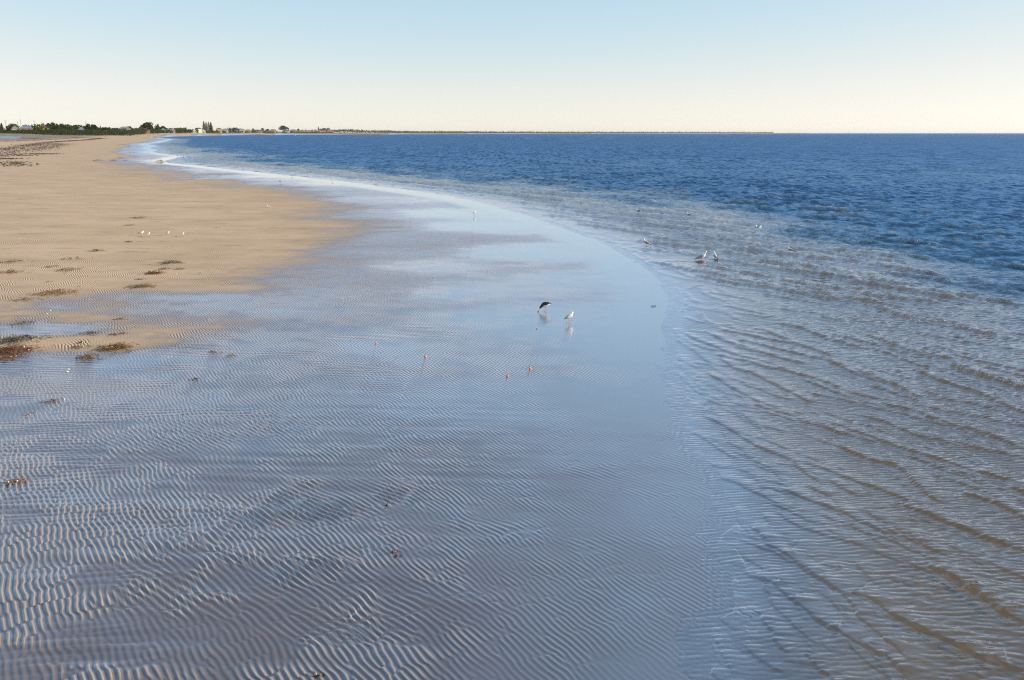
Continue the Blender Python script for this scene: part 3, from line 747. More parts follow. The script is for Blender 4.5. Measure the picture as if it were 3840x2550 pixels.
def pied(pose):
    root = empty('oystercatcher', (0, 0, 0))
    if pose == 'feed':
        up = [(-.215, .262, .010, .005), (-.17, .268, .020, .012), (-.11, .262, .040, .028), (-.05, .252, .052, .042), (.02, .230, .052, .046), (.07, .195, .038, .036), (.105, .160, .029, .029), (.128, .130, .028, .028), (.142, .108, .020, .020), (.150, .094, .010, .010)]
        bp = [(.147, 0, .100), (.160, 0, .062), (.168, 0, .022)]
    else:
        up = [(-.20, .205, .010, .005), (-.15, .215, .020, .012), (-.10, .225, .040, .028), (-.04, .235, .052, .042), (.03, .245, .052, .048), (.08, .268, .036, .038), (.102, .295, .028, .029), (.118, .318, .029, .028), (.138, .318, .022, .020), (.152, .313, .011, .010)]
        bp = [(.148, 0, .314), (.185, 0, .305), (.222, 0, .294)]
    up = [(x, z, r1 * 1.25, r2 * (1.45 if 1 < i < 6 else 1.15)) for i, (x, z, r1, r2) in enumerate(up)]
    b = MB(); b.tube([(x, 0, z) for x, z, _, _ in up], [(r1, r2) for _, _, r1, r2 in up], 12); b.build('body', M['black_feather'], root)
    be = MB(); q = up[1:5]
    be.tube([(x, 0, z - r2 * .62) for x, z, r1, r2 in q] + [(up[5][0] - .02, 0, up[5][1] - .02)], [(r1 * .93, r2 * .72) for _, _, r1, r2 in q] + [(.02, .02)], 12)
    be.build('belly', M['white_feather'], root)
    bl = MB(); bl.tube(bp, [.006, .0045, .0025], 6); bl.build('bill', M['red_bill'], root)
    for s in (1, -1):
        wv = MB(); wv.tube([(up[5][0] - .01, s * .030, up[5][1] + .005), (up[4][0], s * .046, up[4][1] + .012), (up[3][0], s * .047, up[3][1] + .014), (up[2][0], s * .034, up[2][1] + .010), (up[0][0] + .02, s * .010, up[0][1] + .006)], [(.010, .016), (.013, .034), (.013, .036), (.011, .026), (.004, .005)], 8)
        wv.build('wing', M['black_feather'], root)
        lg = MB(); lg.tube([(-.035, s * .020, .215), (-.045 - .01 * s, s * .021, .11), (-.03 - .028 * s, s * .022, .004)], [.007, .0045, .0045], 6)
        for a in (-.5, 0, .5):
            lg.tube([(-.03 - .028 * s, s * .022, .006), (-.03 - .028 * s + .035 * math.cos(a), s * .022 + .035 * math.sin(a), .003)], [.0035, .002], 5)
        lg.build('leg', M['pink_leg'], root)
    return root

proto = {('gull', p): gull('seagull', p) for p in ('stand', 'alert', 'sit', 'swim')}
proto.update({('tern', p): gull('tern', p) for p in ('stand', 'alert')})
proto[('pied', 'feed')] = pied('feed'); proto[('pied', 'walk')] = pied('walk')
used = set()
BIRDS = [ # kind, pose, px, py(feet), heading deg (0 = right, 90 = away), scale, label, category, group
 ('pied', 'feed', 2042, 1169, 172, .98, 'black and white oystercatcher bending down with its orange bill on the wet sand', 'wading bird', None),
 ('gull', 'stand', 2136, 1211, 52, .90, 'large white gull with grey wings standing beside the feeding oystercatcher on the flooded sand', 'gull', None),
 ('tern', 'stand', 530, 882, 12, .88, 'black capped tern with its tail sticking out, leftmost of a row of four', 'tern', 'terns resting in a row on the sand'),
 ('tern', 'stand', 558, 886, 60, .82, 'black capped tern standing close to the leftmost tern of the row of four', 'tern', 'terns resting in a row on the sand'),
 ('tern', 'alert', 631, 884, 48, .84, 'tern with a tall black head, third from the left in the row of four', 'tern', 'terns resting in a row on the sand'),
 ('tern', 'stand', 687, 886, 70, .76, 'pale small tern at the right end of the row of four on the sand', 'tern', 'terns resting in a row on the sand'),
 ('gull', 'sit', 1008, 777, 205, .85, 'gull with white head and dark back sitting alone on the tan sand', 'gull', None),
 ('gull', 'stand', 1779, 809, 68, .95, 'lone gull standing on the bright mirror of wet sand with its reflection below', 'gull', None),
 ('gull', 'alert', 1097, 660, 60, .95, 'white gull at the far edge of the bright wet strip', 'gull', 'gulls along the water edge'),
 ('gull', 'alert', 1247, 681, 66, .95, 'white gull standing in the bright strip where the ripples of the sea begin', 'gull', 'gulls along the water edge'),
 ('pied', 'walk', 1052, 688, 200, .9, 'dark wading bird walking between the tan sand and the bright strip', 'wading bird', None),
 ('gull', 'swim', 2394, 795, 172, 1.0, 'white gull floating low in the shallows, leftmost of the flock in the shallows', 'gull', 'gulls in the shallow water'),
 ('gull', 'swim', 2584, 812, 165, 1.15, 'cream white gull floating just above a long foaming ripple', 'gull', 'gulls in the shallow water'),
 ('gull', 'swim', 2836, 861, 100, 1.0, 'left one of two gulls floating side by side near the deep blue water', 'gull', 'gulls in the shallow water'),
 ('gull', 'swim', 2848, 862, 60, 1.0, 'right one of two gulls floating side by side near the deep blue water', 'gull', 'gulls in the shallow water'),
 ('gull', 'alert', 2422, 922, 165, 1.2, 'gull stretching its neck beside the bright wet sand, tail catching the sun', 'gull', 'gulls in the shallow water'),
 ('gull', 'alert', 2632, 980, 12, 1.35, 'large grey backed gull facing right while wading in the shallows', 'gull', 'gulls in the shallow water'),
 ('gull', 'alert', 2682, 974, 120, 1.15, 'gull with upright white neck wading just right of the large grey backed gull', 'gull', 'gulls in the shallow water'),
 ('gull', 'swim', 2964, 945, 150, 1.0, 'rightmost white gull of the flock, sitting on the rippled shallows', 'gull', 'gulls in the shallow water'),
 ('gull', 'stand', 603.5, 569.5, 10, 1, 'far white gull inside the last small bend of the shiny channel', 'gull', 'distant gulls by the winding water edge'),
 ('gull', 'stand', 610, 571, 150, 1, 'far gull immediately right of the white one in the small channel bend', 'gull', 'distant gulls by the winding water edge'),
 ('gull', 'alert', 634, 569, 70, 1, 'far tall white gull standing in water right of the small channel bend', 'gull', 'distant gulls by the winding water edge'),
 ('pied', 'walk', 637.5, 574, 0, 1, 'dark wader just below a tall white gull, right of the small channel bend', 'wading bird', 'distant gulls by the winding water edge'),
 ('gull', 'stand', 668, 574, 170, 1, 'far gull midway along the upper side of the long shiny bend', 'gull', 'distant gulls by the winding water edge'),
 ('pied', 'walk', 666, 586, 90, 1, 'dark wader below the upper side of the long shiny bend', 'wading bird', 'distant gulls by the winding water edge'),
 ('gull', 'stand', 694, 590, 160, 1, 'far gull with dark back at the right tip of the long shiny bend', 'gull', 'distant gulls by the winding water edge'),
 ('pied', 'walk', 690, 594, 180, 1, 'dark wader just under the gull at the tip of the long shiny bend', 'wading bird', 'distant gulls by the winding water edge'),
 ('gull', 'stand', 718, 603, 20, 1, 'far gull in rippled water, lowest of the group right of the long bend', 'gull', 'distant gulls by the winding water edge'),
 ('gull', 'alert', 737, 584, 100, 1, 'far upright gull right of the tip of the long bend', 'gull', 'distant gulls by the winding water edge'),
 ('gull', 'alert', 751, 599, 110, 1, 'far upright gull with dark wings, rightmost of the group by the long bend', 'gull', 'distant gulls by the winding water edge'),
 ('gull', 'swim', 741, 568, 60, 1.1, 'far white gull swimming, left one of a close pair near brownish ripples', 'gull', 'distant gulls by the winding water edge'),
 ('gull', 'swim', 751, 568, 60, 1, 'far white gull swimming, right one of a close pair near brownish ripples', 'gull', 'distant gulls by the winding water edge'),
 ('gull', 'stand', 674.5, 554, 45, 1.2, 'bright white gull in open shallow water above the channel bends', 'gull', 'distant gulls by the winding water edge'),
 ('gull', 'alert', 651, 549, 45, 1, 'white gull up and left of the bright one in open shallow water', 'gull', 'distant gulls by the winding water edge'),
 ('gull', 'stand', 507, 542, 15, 1.1, 'white gull standing on wet sand left of the topmost channel bends', 'gull', 'distant gulls by the winding water edge'),
 ('gull', 'stand', 542, 541, 60, 1.1, 'white gull on the sand at the left tip of the upper channel bend', 'gull', 'distant gulls by the winding water edge'),
 ('gull', 'stand', 573, 536, 60, 1.1, 'white gull on the sand inside the upper channel bend', 'gull', 'distant gulls by the winding water edge'),
 ('gull', 'stand', 601, 532, 60, 1.1, 'white gull on the water line above the upper channel bend', 'gull', 'distant gulls by the winding water edge'),
 ('gull', 'swim', 674, 530, 60, 1.2, 'farthest white gull out in the grey shallows below the bathers', 'gull', 'distant gulls by the winding water edge'),
]
for kind, pose, px, py, hd, scl, lab, cat_, grp in BIRDS:
    p = proto[(kind, pose)]
    if (kind, pose) in used: p = copy_tree(p)
    used.add((kind, pose))
    x, y, z = on_ground(px, py)
    sea_ = float(sdist(np.array([x]), np.array([y]))[0]) < 0
    if pose == 'swim' and sea_: z = -0.17 * scl
    elif sea_: z = max(z, -0.04) - 0.09
    if pose in ('sit',) or (pose == 'swim' and not sea_): z -= 0.15 * scl
    if kind == 'tern': z -= 0.07 * scl
    p.location = (x, y, z); p.scale = (scl,) * 3
    p.rotation_euler = (0, 0, math.radians(hd) - math.atan2(x, y))
    for k in ('label', 'category', 'group'):
        if k in p: del p[k]
    tag(p, lab, cat_, grp)

# ---- small orange lumps, shells, sticks
def lump(seed, r, mat, bits=True, name='orange_lump'):
    q = random.Random(seed); b = MB()
    b.ball((0, 0, r * .8), (r, r * .9, r * .85), 0, 10, 7)
    for i in range(4):
        a = q.uniform(0, 6.28); b.ball((math.cos(a) * r * .7, math.sin(a) * r * .7, r * q.uniform(.5, 1.4)), r * q.uniform(.3, .5), 0 if i < 3 else 1, 7, 5)
    b.v = [(x * (1 + q.uniform(-.12, .12)), y * (1 + q.uniform(-.12, .12)), z * (1 + q.uniform(-.1, .1))) for x, y, z in b.v]
    return b.build(name, [mat, M['cream']])
LUMPS = [(2014, 1233, .030, 'round bright orange lump below the feeding oystercatcher'), (1411, 1288, .030, 'small orange lump on rippled sand, farthest left of the orange lumps in the wet middle'),
 (1595, 1339, .036, 'orange lump with a yellow top between the leftmost lump and the lower pair'), (1988, 1383, .034, 'upper right orange lump of the lower pair on the wet sand'),
 (1903, 1412, .034, 'orange lump nearest the foreground, lower left one of a pair'), (2019, 1168, .030, 'orange lump being pecked at the tip of the oystercatcher bill'),
 (2128, 1210, .028, 'reddish orange lump touching the left foot of the standing gull'), (755, 1022, .035, 'tiny red lump on tan sand right of the orange brown seaweed'), (791, 1010, .030, 'pinkish lump on tan sand, farthest right near the seaweed clumps')]
for i, (px, py, r, lab) in enumerate(LUMPS):
    r *= .8; o = lump(i, r, M['orange']); x, y, z = on_ground(px, py); o.location = (x, y, z - r * .35); o.rotation_euler[2] = i
    tag(o, lab, 'orange lump', 'orange lumps scattered on the wet sand')
def shell(seed):
    q = random.Random(seed); b = MB(); n = 9; vs = [(0, 0, .018)]
    for i in range(n):
        a = 2 * PI * i / n; vs.append((.036 * math.cos(a) * (1 + .1 * (i % 2)), .028 * math.sin(a), .003))
    for i in range(n):
        a = 2 * PI * i / n; vs.append((.02 * math.cos(a), .016 * math.sin(a), .014))
    fs = [(0, 1 + n + i, 1 + n + (i + 1) % n) for i in range(n)] + [(1 + i, 1 + (i + 1) % n, 1 + n + (i + 1) % n, 1 + n + i) for i in range(n)] + [tuple(range(n, 0, -1))]
    b.add(vs, fs); o = b.build('shell', M['cream']); o.scale = (q.uniform(.8, 1.1),) * 3; o.rotation_euler[2] = q.uniform(0, 6); return o
for i, (px, py, lab) in enumerate([(189, 1164, 'white shell beside the blue puddle at left'), (176, 1176, 'small pale shell just below the one beside the blue puddle'), (661, 1028, 'white shell right of the orange brown seaweed clump'),
        (137, 1061, 'white shell in the grey ripples near the left edge'), (256, 1385, 'upright pale shell on the wet rippled sand under the puddles'), (123, 1275, 'cream shell at the right end of the dark green weed'), (252, 1394, 'small tan shell just below the upright pale shell')]):
    o = shell(i); x, y, z = on_ground(px, py); o.location = (x, y, z); tag(o, lab, 'shell', 'pale shells on the sand')

# ---- seaweed clumps
def weed(seed, wd, dp, n, mats, hgt=.05, knobs=2):
    q = random.Random(seed); b = MB(); nm = len(mats)
    for i in range(n):
        cx = q.gauss(0, wd * .26); cy = q.gauss(0, dp * .28)
        f = max(0.15, 1 - (cx / (wd * .5)) ** 2) if abs(cx) < wd * .5 else .15
        L = min(wd * .32, .2) * q.uniform(.3, 1); a = q.gauss(0, .9) + (PI if q.random() < .5 else 0)
        h0 = q.uniform(.0, hgt) * f; w_ = q.uniform(.003, .008) * min(1, .4 + wd); m = q.randrange(nm)
        pts = []; curl = q.uniform(-2.5, 2.5)
        for k in range(5):
            u = k / 4; aa = a + curl * u
            pts.append((cx + math.cos(aa) * L * u, cy + math.sin(aa) * L * u, .003 + h0 + math.sin(u * PI) * q.uniform(.2, 1) * hgt * .7 * f))
        b.tube(pts, [(w_, w_ * .5), (w_ * 1.2, w_ * .5), (w_, w_ * .5), (w_ * .8, w_ * .4), (w_ * .3, w_ * .3)], 4, m)
        if q.random() < .5:
            k = q.randrange(1, 4); p = pts[k]; s1_ = q.uniform(.012, .03); d = q.uniform(0, 6.28)
            v = [(p[0], p[1], p[2]), (p[0] + math.cos(d) * s1_, p[1] + math.sin(d) * s1_, p[2] + .012), (p[0] + math.cos(d + .5) * s1_ * 2, p[1] + math.sin(d + .5) * s1_ * 2, p[2] + .004), (p[0] + math.cos(d + 1) * s1_, p[1] + math.sin(d + 1) * s1_, p[2] - .004)]
            b.add(v, [(0, 1, 2, 3)], m)
    for i in range(knobs):
        b.ball((q.gauss(0, wd * .2), q.gauss(0, dp * .2), hgt * .8), q.uniform(.008, .016), nm, 7, 5)
    return b.build('seaweed_clump', [M[k] for k in mats] + [M['cream']])
WEED = [ # px, py, width px, depth factor, strands, materials, height, label
 (525, 817, 80, .35, 150, ('olive', 'golden'), .06, 'long thin olive seaweed strip well above the row of terns'),
 (812, 855, 20, .4, 40, ('dark', 'olive'), .06, 'small dark weed tuft up and right of the row of terns'),
 (488, 845, 46, .3, 50, ('olive', 'dark'), .04, 'faint weed strip just left and above the leftmost tern'),
 (485, 907, 44, .3, 50, ('rusty', 'dark'), .04, 'thin dark red weed strip below the leftmost tern'),
 (360, 941, 44, .5, 130, ('olive', 'dark'), .08, 'compact green tuft of weed left of and below the terns'),
 (268, 971, 64, .5, 60, ('olive', 'dark'), .05, 'scattered sprigs below and left of the compact green tuft'),
 (45, 981, 100, .35, 130, ('golden', 'olive'), .05, 'thin brown weed line at the left edge, uppermost one'),
 (190, 1001, 50, .3, 60, ('rusty', 'olive'), .05, 'thin brown strip left of the scattered golden weed'),
 (250, 1012, 90, .5, 130, ('golden', 'dark'), .06, 'scattered golden weed in the middle of the tan sand'),
 (40, 1020, 90, .5, 140, ('golden', 'rusty', 'dark'), .05, 'brown weed patch at the left edge under the thin weed line'),
 (645, 986, 76, .4, 220, ('olive', 'golden', 'dark'), .09, 'dark olive clump with a raised knob, topmost of the cluster right of centre left'),
 (616, 1009, 34, .7, 140, ('rusty', 'golden'), .08, 'reddish brown tuft between the olive clump and the orange brown clump'),
 (672, 1010, 34, .4, 90, ('olive', 'dark'), .06, 'curved olive strand right of the reddish brown tuft'),
 (578, 1025, 64, .7, 300, ('rusty', 'golden', 'dark'), .09, 'thick orange brown clump, fullest one in the cluster on tan sand'),
 (524, 1048, 42, .3, 50, ('dark', 'rusty'), .04, 'thin dark strand below the thick orange brown clump'),
 (530, 1075, 78, .7, 260, ('golden', 'golden', 'olive'), .07, 'golden weed clump just above the long narrow puddle'),
 (205, 1100, 165, .45, 320, ('golden', 'golden', 'rusty'), .07, 'long golden weed line above the wide blue puddle'),
 (300, 1075, 18, .6, 40, ('rusty', 'golden'), .06, 'tiny brown tuft above the right end of the long golden line'),
 (183, 1058, 24, .6, 40, ('dark', 'olive'), .05, 'tiny dark tuft above the middle of the long golden line'),
 (85, 1125, 80, .35, 80, ('golden', 'rusty'), .04, 'thin pale brown strip under the long golden weed line'),
 (90, 1211, 60, .8, 90, ('olive', 'dark'), .07, 'green black sprigs above the lowest of the left puddles'),
 (448, 1198, 36, .8, 60, ('dark', 'rusty'), .06, 'small upright dark sprig in the purple mud near centre left'),
 (790, 1198, 36, .3, 26, ('pale',), .04, 'pale straw coloured stick like weed lying on rippled sand'),
 (335, 1251, 70, 1.2, 110, ('dark', 'olive'), .07, 'loose dark sprigs above the black lump'),
 (440, 1254, 60, .4, 80, ('golden', 'dark'), .05, 'thin golden strip right of the loose dark sprigs'),
 (304, 1286, 18, .7, 120, ('dark',), .05, 'small black lump of weed alone on the tan bank'),
 (432, 1306, 110, .9, 420, ('golden', 'rusty', 'olive'), .09, 'large branching brown clump at the right end of the tan bank'),
 (305, 1303, 60, .8, 60, ('rusty', 'olive'), .05, 'sparse reddish sprigs left of the large branching clump'),
 (322, 1342, 76, .7, 170, ('dark', 'rusty', 'golden'), .06, 'dark brown clump lying in the puddle under the tan bank'),
 (70, 1275, 130, 1.0, 300, ('olive', 'dark'), .08, 'dark green scattered weed above the red heap at the left edge'),
 (40, 1318, 130, 1.2, 620, ('rusty', 'red', 'golden', 'dark'), .12, 'big red brown seaweed heap at the left edge of the photo'),
 (20, 1344, 80, .7, 180, ('golden', 'rusty'), .06, 'brown fringe of weed reaching into the puddle at the left edge'),
 (800, 1321, 40, .6, 70, ('red', 'rusty'), .05, 'small red sprig on rippled wet sand, upper one of two'),
 (862, 1335, 46, .6, 70, ('golden', 'olive'), .05, 'faint olive sprig right of and below the red sprig'),
 (732, 1423, 34, .7, 70, ('red', 'dark'), .05, 'dark red sprig on blue rippled sand, lone one near the centre left'),
 (60, 1809, 70, .6, 120, ('golden', 'rusty'), .05, 'small orange brown weed on the smooth mud near the left edge'),
 (200, 1504, 70, .6, 60, ('rusty', 'dark'), .03, 'thin brown threads on purple grey mud at left'),
 (110, 1557, 40, .6, 40, ('dark', 'rusty'), .03, 'few dark threads on mud left of and below the thin brown ones'),
 (1484, 2076, 30, .8, 60, ('dark', 'red'), .03, 'dark red scrap of weed among the foreground ripples'),
 (1192, 2536, 26, .8, 60, ('olive', 'golden'), .03, 'green scrap of weed at the bottom edge of the photo'),
 (1449, 1897, 12, .6, 50, ('dark',), .03, 'tiny black scrap on the rippled sand in the middle foreground'),
 (2450, 1149, 20, .4, 60, ('dark', 'rusty'), .04, 'dark scrap lying on the smooth wet sand by the water line'),
 (600, 607, 34, .6, 300, ('rusty', 'dark'), .16, 'reddish weed strip beside the lower left bend of the shiny channel'),
 (365, 604, 46, .5, 260, ('dark', 'olive'), .14, 'long black weed strip on the far tan sand near the channel'),
 (425, 604, 26, .5, 120, ('dark',), .12, 'short black weed strip right of the long black one'),
 (448, 594, 34, .5, 160, ('dark', 'rusty'), .14, 'dark weed strip above the short black one at the blue wet sand'),
 (470, 603, 30, .4, 120, ('dark',), .10, 'black weed streak touching the blue wet sand'),
 (495, 574, 50, .4, 160, ('rusty', 'dark'), .12, 'reddish streak of weed on blue wet sand left of the small bend'),
 (455, 545, 44, .6, 260, ('dark', 'rusty'), .2, 'dark weed patch far up the beach near the wet channel sand'),
]
for i, (px, py, wp, df_, n, mats, hgt, lab) in enumerate(WEED):
    x, y, z = on_ground(px, py)
    D = math.sqrt(x * x + y * y + H * H); wd = wp * D / F
    vs = D / max(1.0, (H - z))            # ground depth seen per pixel row
    dp = min(wd, wp * df_ * 0.30 * D / F * min(vs, 9))
    o = weed(100 + i, wd, dp * .9, int(n * .8 * min(1, .3 + wd * .6)), mats, min(hgt * .5, wd * .15) if D < 90 else hgt, 1 + n // 120)
    o.location = (x, y, z + (RIP * .6 if D < 19 else 0.0)); o.rotation_euler[2] = -math.atan2(x, y)
    if D > 90: o.scale = (1, 1, 1.6)
    tag(o, lab, 'seaweed', 'seaweed clumps on the sand flat')

# ---- wrack bands high on the beach: nobody could count them
def scatter_band(poly, n, spread, q):
    P_ = np.array([on_ground(*p)[:2] for p in poly]); out_ = []
    seg = np.linalg.norm(np.diff(P_, axis=0), axis=1); cum = np.concatenate([[0], np.cumsum(seg)])
    for i in range(n):
        u = q.uniform(0, cum[-1]); k = min(int(np.searchsorted(cum, u)) - 1, len(seg) - 1); k = max(k, 0)
        f = (u - cum[k]) / seg[k]; p = P_[k] + (P_[k + 1] - P_[k]) * f
        out_.append((p[0] + q.gauss(0, spread), p[1] + q.gauss(0, spread * 1.6)))
    return out_
q = random.Random(3); pts = []
pts += scatter_band([(-120, 570), (0, 562), (60, 552), (120, 543), (180, 534), (250, 529), (320, 525), (390, 518)], 4600, 1.9, q)
pts += scatter_band([(-60, 590), (30, 570), (110, 562), (170, 552), (230, 538)], 1700, 2.8, q)
pts += scatter_band([(150, 524), (240, 521), (330, 515), (400, 511)], 1500, 1.8, q)
pts += scatter_band([(60, 518), (100, 518), (150, 521)], 700, 3.0, q)
pts += scatter_band([(0, 532), (60, 528), (140, 525)], 400, 2.5, q)
pts += scatter_band([(130, 576), (185, 578)], 260, 1.6, q) + scatter_band([(0, 594), (45, 596)], 200, 1.2, q) + scatter_band([(0, 606), (55, 609), (70, 623)], 200, 1.2, q) + scatter_band([(40, 580), (100, 584)], 160, 1.6, q)
pts = np.array(pts); zz = gz(pts[:, 0], pts[:, 1]); b = MB()
for (x, y), z in zip(pts, zz):
    r = q.uniform(.12, .42); h_ = q.uniform(.03, .13); n = 5; a0 = q.uniform(0, 6)
    vs = [(x + q.uniform(-.1, .1), y, z + h_)] + [(x + math.cos(a0 + k * 1.257) * r * q.uniform(.5, 1.3), y + math.sin(a0 + k * 1.257) * r * q.uniform(.4, 1), z - .01) for k in range(n)]
    b.add(vs, [(0, 1 + k, 1 + (k + 1) % n) for k in range(n)], q.randrange(3))
M['wrack'] = simple_mat('wrack_brown', (0.11, 0.05, 0.03), 0.8, 0.3, 3, col2=(0.05, 0.026, 0.018))
wr = b.build('seaweed_wrack', [M['wrack'], M['dark'], M['wrack']], smooth=False)
tag(wr, 'dark brown seaweed wrack drifted in long bands across the upper beach', 'seaweed', kind='stuff')

# ---- lagoon behind the beach
pp = [on_ground(px, py) for px, py in [(-150, 513), (0, 513), (40, 512.5), (76, 514.5), (78, 518), (60, 521), (0, 520.5), (-150, 520)]]
lm, t = new_mat('lagoon_water'); o_ = t.new('ShaderNodeOutputMaterial'); p_ = t.new('ShaderNodeBsdfPrincipled')
p_.inputs['Base Color'].default_value = (0.05, 0.09, 0.17, 1); p_.inputs['Roughness'].default_value = 0.25
nn = t.noise(t.pos(), 0.6, 4, 0.6); bb = t.new('ShaderNodeBump'); bb.inputs['Distance'].default_value = .3; t.l.new(nn.outputs[0], bb.inputs['Height']); t.l.new(bb.outputs[0], p_.inputs['Normal'])
t.l.new(p_.outputs[0], o_.inputs[0])
zt = max(p[2] for p in pp) + .25
b = MB(); n = len(pp); b.add([(p[0], p[1], p[2] + 0.22) for p in pp] + [(p[0], p[1], p[2] - .6) for p in pp], [tuple(range(n))] + [(i, (i + 1) % n, n + (i + 1) % n, n + i) for i in range(n)])
lg = b.build('lagoon', lm, smooth=False); lg['kind'] = 'structure'

# ------------------------------------------------------------------ the far shore
def Dpx(px): return float(np.interp(px, [-200, 0, 240, 480, 640, 780, 900, 1300, 1800, 2800], [800, 880, 1020, 1300, 1800, 2500, 3200, 4400, 6500, 13000]))
def zpx(py, D): return H + (499.0 - py) * D / F
def leafmat(name, c1, c2):
    m, t = new_mat(name); o_ = t.new('ShaderNodeOutputMaterial'); d_ = t.new('ShaderNodeBsdfDiffuse'); tl = t.new('ShaderNodeBsdfTranslucent'); mx_ = t.new('ShaderNodeMixShader')
    n_ = t.noise(t.new('ShaderNodeTexCoord').outputs['Object'], 0.7, 4, 0.7)
    c = t.mix(t.ramp(n_.outputs[0], .35, .65), c1, c2)
    t.put(d_.inputs[0], c); t.put(tl.inputs[0], c); mx_.inputs[0].default_value = .3
    t.l.new(d_.outputs[0], mx_.inputs[1]); t.l.new(tl.outputs[0], mx_.inputs[2]); t.l.new(mx_.outputs[0], o_.inputs[0]); return m
LEAF = {'dark': leafmat('dark_leaf', (0.025, 0.04, 0.012), (0.05, 0.07, 0.02)), 'green': leafmat('green_leaf', (0.045, 0.068, 0.022), (0.085, 0.105, 0.036)),
        'bright': leafmat('bright_leaf', (0.10, 0.16, 0.02), (0.17, 0.22, 0.035)), 'olive': leafmat('olive_leaf', (0.055, 0.07, 0.03), (0.10, 0.11, 0.05)), 'hazy': leafmat('hazy_leaf', (0.12, 0.14, 0.085), (0.20, 0.20, 0.15)), 'brown': leafmat('brown_leaf', (0.06, 0.05, 0.03), (0.09, 0.075, 0.04))}  # hazy leaf: distance haze painted in as a paler green
M['bark'] = simple_mat('bark', (0.16, 0.12, 0.09), 0.9, 0.4, 4)
def tuft(b, c, r, q, m=0):
    for k in range(3):
        a = q.uniform(0, 6.28); e = q.uniform(-.9, .9); d = Vector((math.cos(a) * math.cos(e), math.sin(a) * math.cos(e), math.sin(e)))
        u = d.orthogonal().normalized(); v = d.cross(u)
        rr_ = r * q.uniform(.6, 1.2); an = q.uniform(0, 6.28); u2 = u * math.cos(an) + v * math.sin(an); v2 = d.cross(u2)
        C_ = Vector(c) + d * r * .2
        b.add([C_ - u2 * rr_, C_ - v2 * rr_ * .7, C_ + u2 * rr_, C_ + v2 * rr_ * .8], [(0, 1, 2, 3)], m)
def tree(px, top, base, wpx, leaf, lab, kind='tree', Doff=0, n=260, group='trees on the far shore', lean=0.0, crown_frac=.75, leaf2=None):
    q = random.Random(int(px * 7 + top)); D = Dpx(px) + Doff; x, y = at_dist(px, D)
    g = ground_z(x, y); zt_ = zpx(top, D); ht = max(zt_ - g, 2.0); wd = wpx * D / F
    r = empty(kind, (x, y, g), 0, label=lab, cat='tree', group=group)
    tk = MB(); tr_ = .018 * ht + .08
    tk.tube([(0, 0, -.3), (lean * .1, 0, ht * .3), (lean * .4, .1, ht * .62)], [tr_, tr_ * .75, tr_ * .4], 7)
    for k in range(5):
        a = k * 1.257 + q.random(); h0 = ht * q.uniform(.22, .5)
        tk.tube([(lean * .2, 0, h0), (lean * .4 + math.cos(a) * wd * .16, math.sin(a) * wd * .16, h0 + ht * .18), (lean * .6 + math.cos(a) * wd * .3, math.sin(a) * wd * .3, h0 + ht * .3)], [tr_ * .4, tr_ * .25, tr_ * .1], 5)
    tk.build('trunk', M['bark'], r)
    cr = MB(); lo = ht * (1 - crown_frac)
    if kind == 'pine_tree':
        tiers = 11
        for i in range(tiers):
            u = i / (tiers - 1); z = lo * .4 + (ht - lo * .4) * u * .97; R_ = wd * .5 * (1 - u) ** .8 + .25
            for k in range(9):
                a = k * .698 + i * .35 + q.uniform(-.15, .15); RR = R_ * q.uniform(.75, 1.15)
                for j in range(4):
                    f = (j + .6) / 4; tuft(cr, (math.cos(a) * RR * f, math.sin(a) * RR * f, z + RR * .12 * f * f), max(.5, wd * .10), q)
        cr.tube([(0, 0, ht * .9), (0, 0, ht * 1.0)], [.12, .03], 5)
    else:
        blobs = []
        for k in range(8):
            a = q.uniform(0, 6.28); rad_ = q.uniform(0, .62)
            blobs.append((math.cos(a) * rad_ * wd * .5 + lean * .5, math.sin(a) * rad_ * wd * .35, lo + (ht - lo) * q.uniform(.3, .78), wd * q.uniform(.16, .27), (ht - lo) * q.uniform(.18, .30)))
        blobs.append((lean * .5, 0, ht - (ht - lo) * .28, wd * .24, (ht - lo) * .27)); blobs.append((-wd * .3, 0, lo + (ht - lo) * .4, wd * .2, (ht - lo) * .3)); blobs.append((wd * .3, 0, lo + (ht - lo) * .38, wd * .2, (ht - lo) * .3))
        ts = max(.28, min(wd, ht) * .065)
        for i in range(n):
            bx_, by_, bz, br, bh = q.choice(blobs)
            a = q.uniform(0, 6.28); c_ = q.uniform(-.7, 1); s_r = math.sqrt(max(0, 1 - c_ * c_)); f = q.uniform(.65, 1.05)
            tuft(cr, (bx_ + math.cos(a) * s_r * br * f, by_ + math.sin(a) * s_r * br * f, bz + c_ * bh * f), ts * q.uniform(.7, 1.3), q, 1 if (leaf2 and bz > lo + (ht - lo) * .5) else 0)
    cr.build('crown', [LEAF[leaf]] + ([LEAF[leaf2]] if leaf2 else []), r, smooth=False)
    return r
